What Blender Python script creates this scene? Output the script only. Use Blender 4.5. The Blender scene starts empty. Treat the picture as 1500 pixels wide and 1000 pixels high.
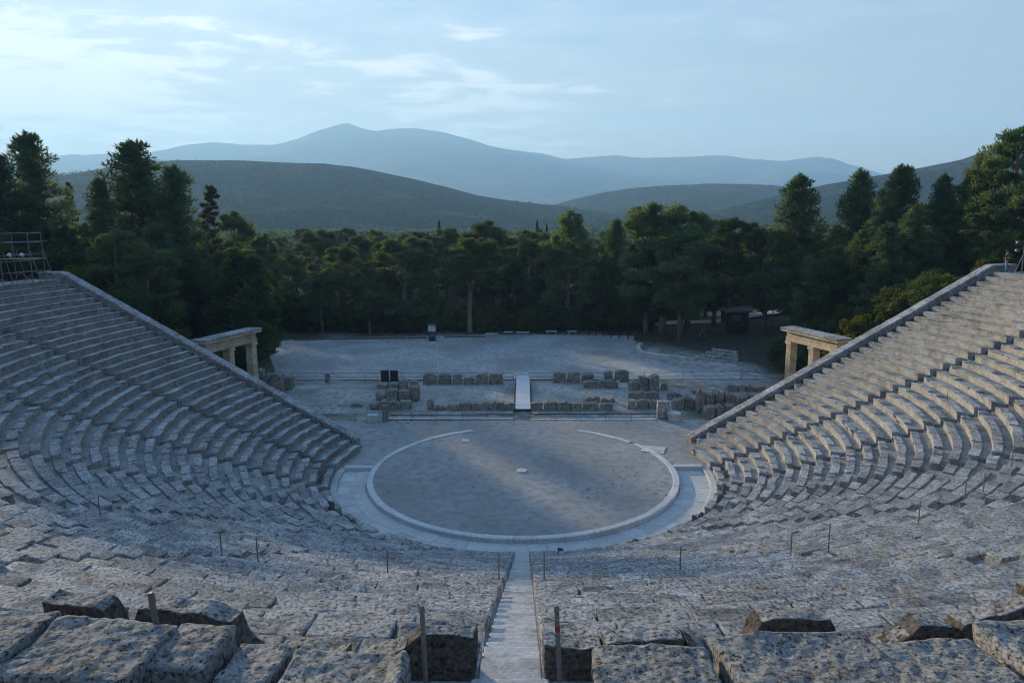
import bpy, math, random
import numpy as np
from mathutils import Vector, Matrix, noise as mnoise

R_ = math.radians
SC = bpy.context.scene
COL = SC.collection

# ------------------------------------------------------------------ camera
F_PX, PITCH, YAW, ROLL = 1070.8, 0.1800, 0.0176, 0.0093      # focal in 1500-px units
CAM = Vector((0.19, -46.60, 17.32))
cam_d = bpy.data.cameras.new('camera')
cam_d.sensor_width = 36.0
cam_d.lens = F_PX / 1500.0 * 36.0
cam_d.clip_start = 0.1
cam_d.clip_end = 30000
cam = bpy.data.objects.new('camera', cam_d)
COL.objects.link(cam)
CAMROT = Matrix.Rotation(YAW, 3, 'Z') @ Matrix.Rotation(math.pi/2 - PITCH, 3, 'X') @ Matrix.Rotation(-ROLL, 3, 'Z')
cam.matrix_world = Matrix.Translation(CAM) @ CAMROT.to_4x4()
SC.camera = cam

# ------------------------------------------------------------------ sky, sun, exposure
SUN_EL, SUN_AZ = R_(11.2), R_(-36.0)          # azimuth clockwise from +Y (negative: to the left)
world = bpy.data.worlds.new('World'); SC.world = world
world.use_nodes = True
def build_world():
    nt = world.node_tree; nt.nodes.clear(); N = nt.nodes.new; L = nt.links.new
    sky = N('ShaderNodeTexSky'); sky.sky_type = 'NISHITA'; sky.sun_disc = False
    sky.sun_elevation = SUN_EL; sky.sun_rotation = SUN_AZ
    sky.altitude = 300; sky.air_density = 1.0; sky.dust_density = 0.25; sky.ozone_density = 2.5
    tc = N('ShaderNodeTexCoord')
    sep = N('ShaderNodeSeparateXYZ'); L(tc.outputs['Generated'], sep.inputs[0])
    def math_(op, a, b=None, c=None):
        m = N('ShaderNodeMath'); m.operation = op
        for i, v in enumerate((a, b, c)):
            if v is None: continue
            if isinstance(v, (int, float)): m.inputs[i].default_value = v
            else: L(v, m.inputs[i])
        return m.outputs[0]
    zz = math_('MAXIMUM', math_('ADD', sep.outputs[2], 0.06), 0.03)
    cx = math_('DIVIDE', sep.outputs[0], zz); cy = math_('DIVIDE', sep.outputs[1], zz)
    comb = N('ShaderNodeCombineXYZ'); L(cx, comb.inputs[0]); L(cy, comb.inputs[1])
    mp = N('ShaderNodeMapping'); L(comb.outputs[0], mp.inputs[0])
    mp.inputs['Rotation'].default_value = (0, 0, R_(24)); mp.inputs['Scale'].default_value = (1.15, 1.35, 1)
    n1 = N('ShaderNodeTexNoise'); n1.inputs['Scale'].default_value = 0.42; n1.inputs['Detail'].default_value = 3
    n2 = N('ShaderNodeTexNoise'); n2.inputs['Scale'].default_value = 2.0; n2.inputs['Detail'].default_value = 9
    n2.inputs['Roughness'].default_value = 0.62; n2.inputs['Distortion'].default_value = 0.35
    L(mp.outputs[0], n1.inputs['Vector']); L(mp.outputs[0], n2.inputs['Vector'])
    # thin broken cloud, thicker towards the sun's quarter
    sd = Vector((math.sin(SUN_AZ)*math.cos(SUN_EL), math.cos(SUN_AZ)*math.cos(SUN_EL), math.sin(SUN_EL)))
    dot = N('ShaderNodeVectorMath'); dot.operation = 'DOT_PRODUCT'
    L(tc.outputs['Generated'], dot.inputs[0]); dot.inputs[1].default_value = sd
    cov = math_('MULTIPLY_ADD', dot.outputs['Value'], 0.62, -0.49)
    s = math_('ADD', math_('ADD', math_('MULTIPLY', n1.outputs[0], 0.9), math_('MULTIPLY', n2.outputs[0], 0.9)), cov)
    mr = N('ShaderNodeMapRange'); mr.interpolation_type = 'SMOOTHSTEP'
    L(s, mr.inputs[0]); mr.inputs[1].default_value = 0.90; mr.inputs[2].default_value = 1.12
    mr.inputs[3].default_value = 0.0; mr.inputs[4].default_value = 0.9
    soft = N('ShaderNodeMapRange'); soft.interpolation_type = 'SMOOTHSTEP'; L(s, soft.inputs[0]); soft.inputs[1].default_value = 0.62; soft.inputs[2].default_value = 1.15
    soft.inputs[4].default_value = 0.32
    mask = math_('MAXIMUM', mr.outputs[0], soft.outputs[0])
    # overall colour balance of the evening (cool), the same for the whole sky
    tint = N('ShaderNodeMix'); tint.data_type = 'RGBA'; tint.blend_type = 'MULTIPLY'; tint.inputs[0].default_value = 1.0
    tint.inputs[7].default_value = SKY_TINT
    # a thin high cloud sheet evens the sky out: soft shoulder on the brightest part plus an even veil
    sh = N('ShaderNodeVectorMath'); sh.operation = 'MULTIPLY_ADD'; L(sky.outputs[0], sh.inputs[0]); sh.inputs[1].default_value = (SHOULDER,)*3; sh.inputs[2].default_value = (1,1,1)
    dv = N('ShaderNodeVectorMath'); dv.operation = 'DIVIDE'; L(sky.outputs[0], dv.inputs[0]); L(sh.outputs[0], dv.inputs[1]); L(dv.outputs[0], tint.inputs[6])
    veil = N('ShaderNodeMix'); veil.data_type = 'RGBA'; 
    # the sheet is seen edge-on towards the horizon: denser there, thin overhead
    el = math_('MAXIMUM', sep.outputs[2], 0.0)
    dens = math_('MULTIPLY_ADD', math_('POWER', 2.718, math_('MULTIPLY', el, -2.1)), 0.95, 0.0); L(dens, veil.inputs[0])
    vc = N('ShaderNodeVectorMath'); vc.operation = 'SCALE'; vc.inputs[0].default_value = VEIL_COL[:3]; vc.inputs['Scale'].default_value = VEIL
    # aureole of the veiled sun
    au = N('ShaderNodeVectorMath'); au.operation = 'SCALE'; au.inputs[0].default_value = (0.7, 0.48, 0.2)
    L(math_('POWER', math_('MAXIMUM', dot.outputs['Value'], 0.0), 9.0), au.inputs['Scale'])
    va = N('ShaderNodeVectorMath'); va.operation = 'ADD'; L(vc.outputs[0], va.inputs[0]); L(au.outputs[0], va.inputs[1]); vc = va
    L(tint.outputs[2], veil.inputs[6]); L(vc.outputs[0], veil.inputs[7])
    tint = veil
    hs = N('ShaderNodeHueSaturation'); hs.inputs['Saturation'].default_value = 0.14; hs.inputs['Value'].default_value = 1.55
    L(tint.outputs[2], hs.inputs['Color'])
    mix = N('ShaderNodeMix'); mix.data_type = 'RGBA'
    L(mask, mix.inputs[0]); L(tint.outputs[2], mix.inputs[6]); L(hs.outputs[0], mix.inputs[7])
    bg = N('ShaderNodeBackground'); L(mix.outputs[2], bg.inputs[0]); bg.inputs[1].default_value = SKY_STRENGTH
    out = N('ShaderNodeOutputWorld'); L(bg.outputs[0], out.inputs[0])
SKY_TINT = (0.66, 1.70, 2.70, 1.0)
SHOULDER = 0.31
SKY_STRENGTH = 0.13
VEIL, VEIL_COL = 0.27, (6.6, 4.5, 1.8, 1.0)
build_world()

sun_d = bpy.data.lights.new('sun', 'SUN'); sun_d.energy = 4.8; sun_d.angle = R_(2.5); sun_d.color = (1.0, 0.83, 0.58)
sun = bpy.data.objects.new('sun', sun_d); COL.objects.link(sun)
sun_dir = Vector((math.sin(SUN_AZ)*math.cos(SUN_EL), math.cos(SUN_AZ)*math.cos(SUN_EL), math.sin(SUN_EL)))
sun.rotation_euler = sun_dir.to_track_quat('Z', 'Y').to_euler()
sun.location = (-60, 60, 60)

vs = SC.view_settings
vs.view_transform = 'Standard'; vs.look = 'None'; vs.exposure = 1.24; vs.gamma = 1.0
cy = SC.cycles
cy.use_denoising = True
try: cy.denoiser = 'OPENIMAGEDENOISE'
except Exception: pass
cy.max_bounces = 6; cy.diffuse_bounces = 3; cy.transmission_bounces = 3; cy.glossy_bounces = 2
cy.volume_bounces = 1; cy.transparent_max_bounces = 4
cy.use_fast_gi = False
cy.pixel_filter_type = 'BLACKMAN_HARRIS'; cy.filter_width = 1.05

# ------------------------------------------------------------------ pixel <-> world helpers
def ray(px, py):
    return CAMROT @ Vector(((px-750)/F_PX, (500-py)/F_PX, -1.0))
def at_z(px, py, z=0.0):
    d = ray(px, py); t = (z-CAM.z)/d.z
    return CAM + d*t
def at_y(px, py, Y):
    d = ray(px, py); t = (Y-CAM.y)/d.y
    return CAM + d*t

# ------------------------------------------------------------------ mesh helpers
def mesh_np(name, V, Fq, mats=(), smooth=False, midx=None):
    """V (n,3) array; Fq a list of faces or an (m,k) int array"""
    me = bpy.data.meshes.new(name)
    V = np.asarray(V, dtype=np.float32)
    if isinstance(Fq, np.ndarray):
        m, k = Fq.shape
        me.vertices.add(len(V)); me.vertices.foreach_set('co', V.ravel())
        me.loops.add(m*k); me.loops.foreach_set('vertex_index', Fq.astype(np.int32).ravel())
        me.polygons.add(m)
        me.polygons.foreach_set('loop_start', np.arange(0, m*k, k, dtype=np.int32))
        me.polygons.foreach_set('loop_total', np.full(m, k, dtype=np.int32))
        me.update(calc_edges=True)
    else:
        me.from_pydata([tuple(v) for v in V], [], Fq); me.update()
    for mt in mats: me.materials.append(mt)
    if midx is not None: me.polygons.foreach_set('material_index', np.asarray(midx, dtype=np.int32))
    if smooth: me.polygons.foreach_set('use_smooth', np.ones(len(me.polygons), dtype=bool))
    return me
def put(name, me, parent=None, loc=(0,0,0), rot=(0,0,0), scale=(1,1,1)):
    o = bpy.data.objects.new(name, me); COL.objects.link(o)
    if parent is not None: o.parent = parent
    o.location = loc; o.rotation_euler = rot; o.scale = scale
    return o
def empty(name, loc=(0,0,0), rotz=0):
    o = bpy.data.objects.new(name, None); COL.objects.link(o)
    o.location = loc; o.rotation_euler = (0,0,rotz); o.empty_display_size = 0.3
    return o
def tag(o, label=None, cat=None, group=None, kind=None):
    if label: o['label'] = label
    if cat: o['category'] = cat
    if group: o['group'] = group
    if kind: o['kind'] = kind
    return o
class MB:
    def __init__(s): s.v = []; s.f = []
    def add(s, V, F_):
        b = len(s.v); s.v += [tuple(x) for x in V]; s.f += [tuple(i+b for i in q) for q in F_]
    def box(s, x0, x1, y0, y1, z0, z1, M=None):
        V = [Vector(p) for p in ((x0,y0,z0),(x1,y0,z0),(x1,y1,z0),(x0,y1,z0),(x0,y0,z1),(x1,y0,z1),(x1,y1,z1),(x0,y1,z1))]
        if M is not None: V = [M @ p for p in V]
        s.add(V, [(0,3,2,1),(4,5,6,7),(0,1,5,4),(1,2,6,5),(2,3,7,6),(3,0,4,7)])
    def tube(s, pts, rad, n=6, cap=True):
        pts = [Vector(p) for p in pts]
        if not isinstance(rad, (list, tuple)): rad = [rad]*len(pts)
        V = []; Fc = []
        for i, p in enumerate(pts):
            d = (pts[min(i+1, len(pts)-1)] - pts[max(i-1, 0)]).normalized()
            a = d.orthogonal().normalized() if abs(d.z) < .9 else Vector((1,0,0)).cross(d).normalized()
            b = d.cross(a)
            for k in range(n):
                t = 2*math.pi*k/n
                V.append(p + (a*math.cos(t)+b*math.sin(t))*rad[i])
        for i in range(len(pts)-1):
            for k in range(n):
                k2 = (k+1) % n
                Fc.append((i*n+k, i*n+k2, (i+1)*n+k2, (i+1)*n+k))
        if cap:
            Fc.append(tuple(reversed(range(n)))); Fc.append(tuple((len(pts)-1)*n+k for k in range(n)))
        s.add(V, Fc)
    def mesh(s, name, mat, smooth=False): return mesh_np(name, s.v, s.f, (mat,), smooth)
    def build(s, name, mat, parent=None, smooth=False, **k): return put(name, s.mesh(name, mat, smooth), parent, **k)

def rough_box(name, lx, ly, lz, mat, seed=0, n=(8,4,3), rad=0.03, amp=0.015, freq=2.5, top=None, fine=0.0, sink=0.0, taper=0.0, nose=0.0):
    """a weathered stone: grid box centred on x, y from 0 to ly, z from -sink to lz, rounded edges and noise"""
    def lines(L, k):
        r = min(rad, L*0.3)
        return np.array([0, r] + [L*i/k for i in range(1, k)] + [L-r, L])
    xs, ys, zs = lines(lx, n[0]), lines(ly, n[1]), lines(lz+sink, n[2])
    idx = {}; V = []; Fc = []
    def vid(i, j, k):
        key = (i, j, k)
        if key not in idx: idx[key] = len(V); V.append((xs[i], ys[j], zs[k]))
        return idx[key]
    nx, ny, nz = len(xs)-1, len(ys)-1, len(zs)-1
    for i in range(nx):
        for j in range(ny):
            Fc.append((vid(i,j,nz), vid(i+1,j,nz), vid(i+1,j+1,nz), vid(i,j+1,nz)))
            Fc.append((vid(i,j,0), vid(i,j+1,0), vid(i+1,j+1,0), vid(i+1,j,0)))
    for i in range(nx):
        for k in range(nz):
            Fc.append((vid(i,0,k), vid(i+1,0,k), vid(i+1,0,k+1), vid(i,0,k+1)))
            Fc.append((vid(i,ny,k), vid(i,ny,k+1), vid(i+1,ny,k+1), vid(i+1,ny,k)))
    for j in range(ny):
        for k in range(nz):
            Fc.append((vid(0,j,k), vid(0,j,k+1), vid(0,j+1,k+1), vid(0,j+1,k)))
            Fc.append((vid(nx,j,k), vid(nx,j+1,k), vid(nx,j+1,k+1), vid(nx,j,k+1)))
    P = np.array(V); S = np.array([lx, ly, lz+sink]); r = min(rad, S.min()*0.3)
    Q = np.clip(P, r, S-r); D = P-Q; ln = np.linalg.norm(D, axis=1, keepdims=True); ln[ln < 1e-9] = 1
    P = np.where(np.linalg.norm(D, axis=1, keepdims=True) > 1e-9, Q + D/ln*r, P)
    off = Vector((seed*7.31 % 97, seed*3.17 % 89, seed*1.93 % 83))
    out = []
    for p in P:
        q = Vector(p)
        nv = mnoise.noise_vector(q*freq + off)
        q2 = q + nv*amp
        if fine: q2 += mnoise.noise_vector(q*freq*4.3 + off)*fine
        if top is not None:
            u = min(1, max(0, p[0]/lx)); f = 1.0
            for (a, fa), (b, fb) in zip(top[:-1], top[1:]):
                if a <= u <= b: f = fa + (fb-fa)*(u-a)/max(1e-6, b-a)
            f += 0.05*mnoise.noise(Vector((p[0]*4.0, p[1]*2.0, seed*1.7)))*(1 if lz > .4 else .4)
            q2.z = q2.z*f
        if nose and p[1] < ly*0.35 and p[2]-sink < lz*0.62: q2.y += nose*(1-p[1]/(ly*0.35))
        if taper: q2.x = lx/2 + (q2.x-lx/2)*(1-taper*q2.z/(lz+sink))
        out.append((q2.x-lx/2, q2.y, q2.z-sink))
    return mesh_np(name, out, Fc, (mat,), smooth=False)

# ------------------------------------------------------------------ materials
def new_mat(name):
    m = bpy.data.materials.new(name); m.use_nodes = True
    nt = m.node_tree; nt.nodes.clear()
    return m, nt, nt.nodes.new, nt.links.new
def ramp(N, L, src, stops, interp='LINEAR'):
    r = N('ShaderNodeValToRGB'); r.color_ramp.interpolation = interp
    el = r.color_ramp.elements
    while len(el) < len(stops): el.new(0.5)
    for e, (p, c) in zip(el, stops):
        e.position = p; e.color = (*c, 1) if len(c) == 3 else c
    L(src, r.inputs[0]); return r.outputs[0]
def nz(N, L, vec, scale, detail=4, rough=0.55, dist=0.0):
    t = N('ShaderNodeTexNoise'); t.inputs['Scale'].default_value = scale; t.inputs['Detail'].default_value = detail
    t.inputs['Roughness'].default_value = rough; t.inputs['Distortion'].default_value = dist
    L(vec, t.inputs['Vector']); return t.outputs[0]
def mixc(N, L, fac, a, b, mode='MIX'):
    m = N('ShaderNodeMix'); m.data_type = 'RGBA'; m.blend_type = mode
    for i, v in ((0, fac), (6, a), (7, b)):
        if isinstance(v, (int, float)): m.inputs[i].default_value = v
        elif isinstance(v, tuple): m.inputs[i].default_value = (*v, 1) if len(v) == 3 else v
        else: L(v, m.inputs[i])
    return m.outputs[2]
def stone(name, light=(0.44,0.435,0.41), mid=(0.25,0.245,0.23), dark=(0.045,0.044,0.043), brown=(0.24,0.185,0.13), speck=1.0, scale=1.0, bump=0.6, dark_amt=0.5, var=0.14, brown_amt=0.4, stain=0.0):
    """weathered limestone: grey ground, pale crusts and near-black lichen in crisp patches of several sizes"""
    m, nt, N, L = new_mat(name)
    geo = N('ShaderNodeNewGeometry'); pos = geo.outputs['Position']
    big = nz(N, L, pos, 0.7*scale, 4, 0.6)
    pat = nz(N, L, pos, 2.6*scale, 6, 0.72, 0.4)
    med = nz(N, L, pos, 6.5*scale, 6, 0.72, 0.3)
    fin = nz(N, L, pos, 24*scale, 5, 0.75, 0.2)
    c = ramp(N, L, med, [(0.36, mid), (0.60, light)])
    c = mixc(N, L, ramp(N, L, big, [(0.46, (0,0,0)), (0.66, (brown_amt,)*3)]), c, brown)
    c = mixc(N, L, ramp(N, L, pat, [(0.54, (0,0,0)), (0.62, (0.55*speck,)*3)]), c, tuple(x*0.5 for x in mid))
    mix1 = N('ShaderNodeMath'); mix1.operation = 'MULTIPLY_ADD'; L(fin, mix1.inputs[0]); mix1.inputs[1].default_value = 0.6; L(med, mix1.inputs[2])
    inv = N('ShaderNodeMath'); inv.operation = 'SUBTRACT'; inv.inputs[0].default_value = 1.6; L(mix1.outputs[0], inv.inputs[1])
    dk = N('ShaderNodeMapRange'); L(inv.outputs[0], dk.inputs[0]); dk.inputs[1].default_value = 0.96-0.14*dark_amt; dk.inputs[2].default_value = 1.00-0.13*dark_amt; dk.inputs[4].default_value = 0.92*min(1, speck)
    c = mixc(N, L, dk.outputs[0], c, dark)
    lt = N('ShaderNodeMapRange'); L(mix1.outputs[0], lt.inputs[0]); lt.inputs[1].default_value = 0.88; lt.inputs[2].default_value = 0.93; lt.inputs[4].default_value = 0.75*min(1, speck)
    c = mixc(N, L, lt.outputs[0], c, tuple(min(0.72, x*1.4) for x in light))
    st = nz(N, L, pos, 0.95, 5, 0.68, 0.8)      # weather stains a metre or two across
    c = mixc(N, L, ramp(N, L, st, [(0.47, (0,0,0)), (0.62, (stain,)*3)]), c, tuple(x*0.33 for x in mid))
    oi = N('ShaderNodeObjectInfo')
    vr = N('ShaderNodeMapRange'); L(oi.outputs['Random'], vr.inputs[0]); vr.inputs[3].default_value = 1-var; vr.inputs[4].default_value = 1+var*0.6
    vm = N('ShaderNodeVectorMath'); vm.operation = 'SCALE'; L(c, vm.inputs[0]); L(vr.outputs[0], vm.inputs['Scale'])
    b = N('ShaderNodeBsdfPrincipled'); L(vm.outputs[0], b.inputs['Base Color']); b.inputs['Roughness'].default_value = 0.95
    b.inputs['Specular IOR Level'].default_value = 0.08
    h2 = N('ShaderNodeMath'); h2.operation = 'MULTIPLY_ADD'; L(med, h2.inputs[0]); h2.inputs[1].default_value = 1.8; L(fin, h2.inputs[2])
    bp = N('ShaderNodeBump'); bp.inputs['Strength'].default_value = bump; bp.inputs['Distance'].default_value = 0.06
    L(h2.outputs[0], bp.inputs['Height']); L(bp.outputs[0], b.inputs['Normal'])
    o = N('ShaderNodeOutputMaterial'); L(b.outputs[0], o.inputs[0]); return m
def simple(name, col, rough=0.7, metal=0.0, nscale=8, var=0.25, bump=0.1, spec=0.3):
    m, nt, N, L = new_mat(name)
    geo = N('ShaderNodeNewGeometry')
    n1 = nz(N, L, geo.outputs['Position'], nscale, 5, 0.6)
    c = ramp(N, L, n1, [(0.3, tuple(x*(1-var) for x in col)), (0.7, tuple(min(1, x*(1+var)) for x in col))])
    b = N('ShaderNodeBsdfPrincipled'); L(c, b.inputs['Base Color']); b.inputs['Roughness'].default_value = rough; b.inputs['Metallic'].default_value = metal
    b.inputs['Specular IOR Level'].default_value = spec
    bp = N('ShaderNodeBump'); bp.inputs['Strength'].default_value = bump; bp.inputs['Distance'].default_value = 0.02
    L(n1, bp.inputs['Height']); L(bp.outputs[0], b.inputs['Normal'])
    o = N('ShaderNodeOutputMaterial'); L(b.outputs[0], o.inputs[0]); return m
def gravel(name, a, b_, c_, scale=1.0, bump=0.3):
    m, nt, N, L = new_mat(name)
    geo = N('ShaderNodeNewGeometry'); pos = geo.outputs['Position']
    big = nz(N, L, pos, 0.16*scale, 5, 0.6, 0.4); med = nz(N, L, pos, 1.7*scale, 5, 0.65); fin = nz(N, L, pos, 22, 4, 0.7)
    c = ramp(N, L, big, [(0.36, a), (0.62, b_)])
    c = mixc(N, L, ramp(N, L, med, [(0.44, (0,0,0)), (0.64, (0.8,)*3)]), c, c_)
    f = ramp(N, L, fin, [(0.3, (0.72,)*3), (0.7, (1.25,)*3)])
    c = mixc(N, L, 1.0, c, f, 'MULTIPLY')
    b = N('ShaderNodeBsdfPrincipled'); L(c, b.inputs['Base Color']); b.inputs['Roughness'].default_value = 0.95; b.inputs['Specular IOR Level'].default_value = 0.1
    bp = N('ShaderNodeBump'); bp.inputs['Strength'].default_value = bump; bp.inputs['Distance'].default_value = 0.04
    ad = N('ShaderNodeMath'); ad.operation = 'ADD'; L(fin, ad.inputs[0]); L(med, ad.inputs[1])
    L(ad.outputs[0], bp.inputs['Height']); L(bp.outputs[0], b.inputs['Normal'])
    o = N('ShaderNodeOutputMaterial'); L(b.outputs[0], o.inputs[0]); return m
def leafmat(name, a, b_, trans=0.35, nscale=0.5, var=0.35):
    m, nt, N, L = new_mat(name)
    geo = N('ShaderNodeNewGeometry')
    n1 = nz(N, L, geo.outputs['Position'], nscale, 3, 0.6)
    c = ramp(N, L, n1, [(0.32, a), (0.68, b_)])
    oi = N('ShaderNodeObjectInfo')
    vr = N('ShaderNodeMapRange'); L(oi.outputs['Random'], vr.inputs[0]); vr.inputs[3].default_value = 1-var; vr.inputs[4].default_value = 1+var
    vm = N('ShaderNodeVectorMath'); vm.operation = 'SCALE'; L(c, vm.inputs[0]); L(vr.outputs[0], vm.inputs['Scale'])
    d = N('ShaderNodeBsdfDiffuse'); L(vm.outputs[0], d.inputs[0])
    t = N('ShaderNodeBsdfTranslucent'); L(mixc(N, L, 1.0, vm.outputs[0], (1.5, 1.35, 0.6), 'MULTIPLY'), t.inputs[0])
    mx = N('ShaderNodeMixShader'); mx.inputs[0].default_value = trans; L(d.outputs[0], mx.inputs[1]); L(t.outputs[0], mx.inputs[2])
    o = N('ShaderNodeOutputMaterial'); L(mx.outputs[0], o.inputs[0]); return m

M = {}
M['seat'] = stone('seat_limestone', light=(0.57,0.56,0.53), mid=(0.31,0.303,0.283), dark=(0.04,0.039,0.038), dark_amt=0.75, bump=0.8, scale=2.2, stain=0.5, var=0.24)
M['seat_tread'] = stone('tread_limestone', light=(0.38,0.372,0.35), mid=(0.23,0.224,0.208), speck=0.9, bump=0.5, dark_amt=0.55, scale=2.2, stain=0.45)
M['stair'] = stone('shaded_stair_limestone', light=(0.20,0.195,0.182), mid=(0.11,0.106,0.098), speck=0.7, bump=0.5, dark_amt=0.45, scale=2.0)  # darkened stone: the shade of the stair recess is put into the colour
M['step'] = stone('step_limestone', light=(0.50,0.485,0.455), mid=(0.38,0.368,0.342), speck=0.4, bump=0.35, dark_amt=0.1, var=0.12)
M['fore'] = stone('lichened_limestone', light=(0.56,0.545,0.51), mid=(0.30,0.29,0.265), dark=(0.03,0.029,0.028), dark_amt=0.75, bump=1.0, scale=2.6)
M['back'] = stone('lichened_shaded_back', light=(0.24,0.215,0.185), mid=(0.11,0.098,0.084), dark=(0.028,0.026,0.024), brown=(0.14,0.10,0.07), dark_amt=0.6, bump=1.0, scale=2.4, speck=0.9)  # dark lichen, plus the shade of faces turned from the sun painted in
M['paving'] = stone('paving_limestone', light=(0.52,0.505,0.475), mid=(0.42,0.408,0.38), speck=0.25, bump=0.25, dark_amt=0.0, var=0.12, brown_amt=0.2)
M['kerb'] = stone('kerb_limestone', light=(0.60,0.585,0.55), mid=(0.47,0.458,0.43), speck=0.35, bump=0.35, dark_amt=0.1, var=0.10, brown_amt=0.2)
M['wallst'] = stone('wall_limestone', light=(0.46,0.45,0.425), mid=(0.27,0.262,0.245), bump=0.8, dark_amt=0.45, stain=0.5)
M['ruin'] = stone('ruin_tufa', light=(0.34,0.31,0.265), mid=(0.20,0.18,0.15), brown=(0.20,0.145,0.10), bump=0.9, dark_amt=0.6, brown_amt=0.7)
M['gate'] = stone('gateway_limestone', light=(0.58,0.49,0.36), mid=(0.42,0.33,0.225), brown=(0.34,0.21,0.11), speck=0.45, bump=0.5, dark_amt=0.25, brown_amt=0.6, var=0.15)
M['earth'] = gravel('orchestra_earth', (0.25,0.242,0.222), (0.33,0.32,0.296), (0.20,0.193,0.176))
M['court'] = gravel('court_gravel', (0.29,0.278,0.254), (0.44,0.425,0.39), (0.225,0.215,0.196), 1.0)
M['ground'] = gravel('stage_earth', (0.25,0.23,0.20), (0.44,0.42,0.385), (0.17,0.165,0.12), 1.6)
M['metal'] = simple('post_metal', (0.17,0.165,0.155), 0.7, 0.2, 30, 0.35)
M['rail'] = simple('rail_metal', (0.13,0.125,0.12), 0.7, 0.2, 20, 0.2)
M['galv'] = simple('scaffold_steel', (0.15,0.155,0.16), 0.6, 0.4, 20, 0.2)
M['white'] = simple('white_board', (0.50,0.50,0.49), 0.6, 0, 6, 0.1)
M['dark'] = simple('dark_panel', (0.02,0.022,0.025), 0.4, 0, 6, 0.2)
M['wood'] = simple('weathered_wood', (0.13,0.10,0.075), 0.8, 0, 12, 0.3, 0.3)
M['darkwood'] = simple('dark_wood', (0.028,0.026,0.024), 0.8, 0, 12, 0.3, 0.3)
M['bark'] = simple('pine_bark', (0.17,0.125,0.095), 0.95, 0, 6, 0.45, 0.8)
M['pine'] = leafmat('pine_needles', (0.048,0.088,0.046), (0.108,0.148,0.066), 0.38, 0.5, 0.45)
M['pine2'] = leafmat('pine_needles_blue', (0.045,0.086,0.053), (0.092,0.136,0.072), 0.38, 0.5, 0.40)
M['shrub'] = leafmat('shrub_leaves', (0.05,0.070,0.018), (0.115,0.122,0.03), 0.42)
M['thicket'] = leafmat('thicket_leaves', (0.034,0.056,0.024), (0.070,0.095,0.036), 0.35)
M['olive'] = leafmat('olive_leaves', (0.075,0.095,0.062), (0.13,0.15,0.105), 0.2)
M['dead'] = leafmat('dry_needles', (0.036,0.046,0.030), (0.065,0.070,0.042), 0.2)
M['cypress'] = leafmat('cypress_leaves', (0.013,0.028,0.015), (0.026,0.044,0.024), 0.12)
M['grass'] = leafmat('weeds', (0.10,0.14,0.05), (0.16,0.20,0.07), 0.3, 3)

# ------------------------------------------------------------------ theatre measures
N_ROW, R0, PITCH_ROW, RISE = 34, 12.55, 0.779, 0.3535
R_TOP, Z_TOP = R0 + N_ROW*PITCH_ROW, N_ROW*RISE          # 39.04, 12.02
TIP, TOPW = (12.3, 5.5), (37.15, 12.15)                  # wing wall centre line (mirrored in x)
WB = math.atan2(TOPW[1]-TIP[1], TOPW[0]-TIP[0])          # its angle to the x axis
WN = (-math.sin(WB), math.cos(WB))
WC = WN[0]*TIP[0] + WN[1]*TIP[1]
W_HALF, STAIR_W = 0.34, 0.74
def wall_angle(r, off):                                  # polar angle where radius r meets the line `off` inside the wall
    return WB + math.asin((WC-off)/r)
def wall_s(x, y): return WN[0]*abs(x) + WN[1]*y - WC     # > 0 outside the wing walls
def smooth(a, b, x):
    t = min(1.0, max(0.0, (x-a)/(b-a))); return t*t*(3-2*t)
def ground_z(x, y):
    r = math.hypot(x, y); ax = abs(x); s = wall_s(x, y)
    cav = max(-0.6, min(10.9, (r-12.8)*0.4537 - 1.3))
    if r > 41.5: cav = 10.9 + min(24, (r-41.5)*0.38)
    # outside: the bank that carries the wings
    xe = 28.0 + max(0.0, y-27)*0.42 if x < 0 else 26.5
    side = max(0.0, min(11.0, (ax-max(23.0, xe if y > 20 else 23.0))*0.70))
    if ax > 40: side = 11.0 + (ax-40)*0.10
    fall = 1.0 - smooth(4, 42, s) * (0.80 if x < 0 else 0.72)
    out = side*fall
    if y > 48: out *= 1.0 - 0.5*smooth(48, 110, y)
    if x > 14 and 30 < y < 75: out = max(out, 0.55*smooth(15, 17.5, x - (y-40)*-0.02)*smooth(34, 40, y + (x-14)*0.9))
    out -= 0.022*max(0, y-75) - 0.0
    out = max(out, -32 + 0.0008*y)
    k = smooth(-0.5, 0.7, s)
    z = cav*(1-k) + out*k
    if r < 30 and s > -2 and ax < 13.5: z = min(z, -0.05)
    d = math.hypot(x, y-20)
    if d > 48: z += mnoise.noise(Vector((x*0.02, y*0.02, 3.3)))*min(2.5, (d-48)*0.03)
    return z - 0.05

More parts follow.
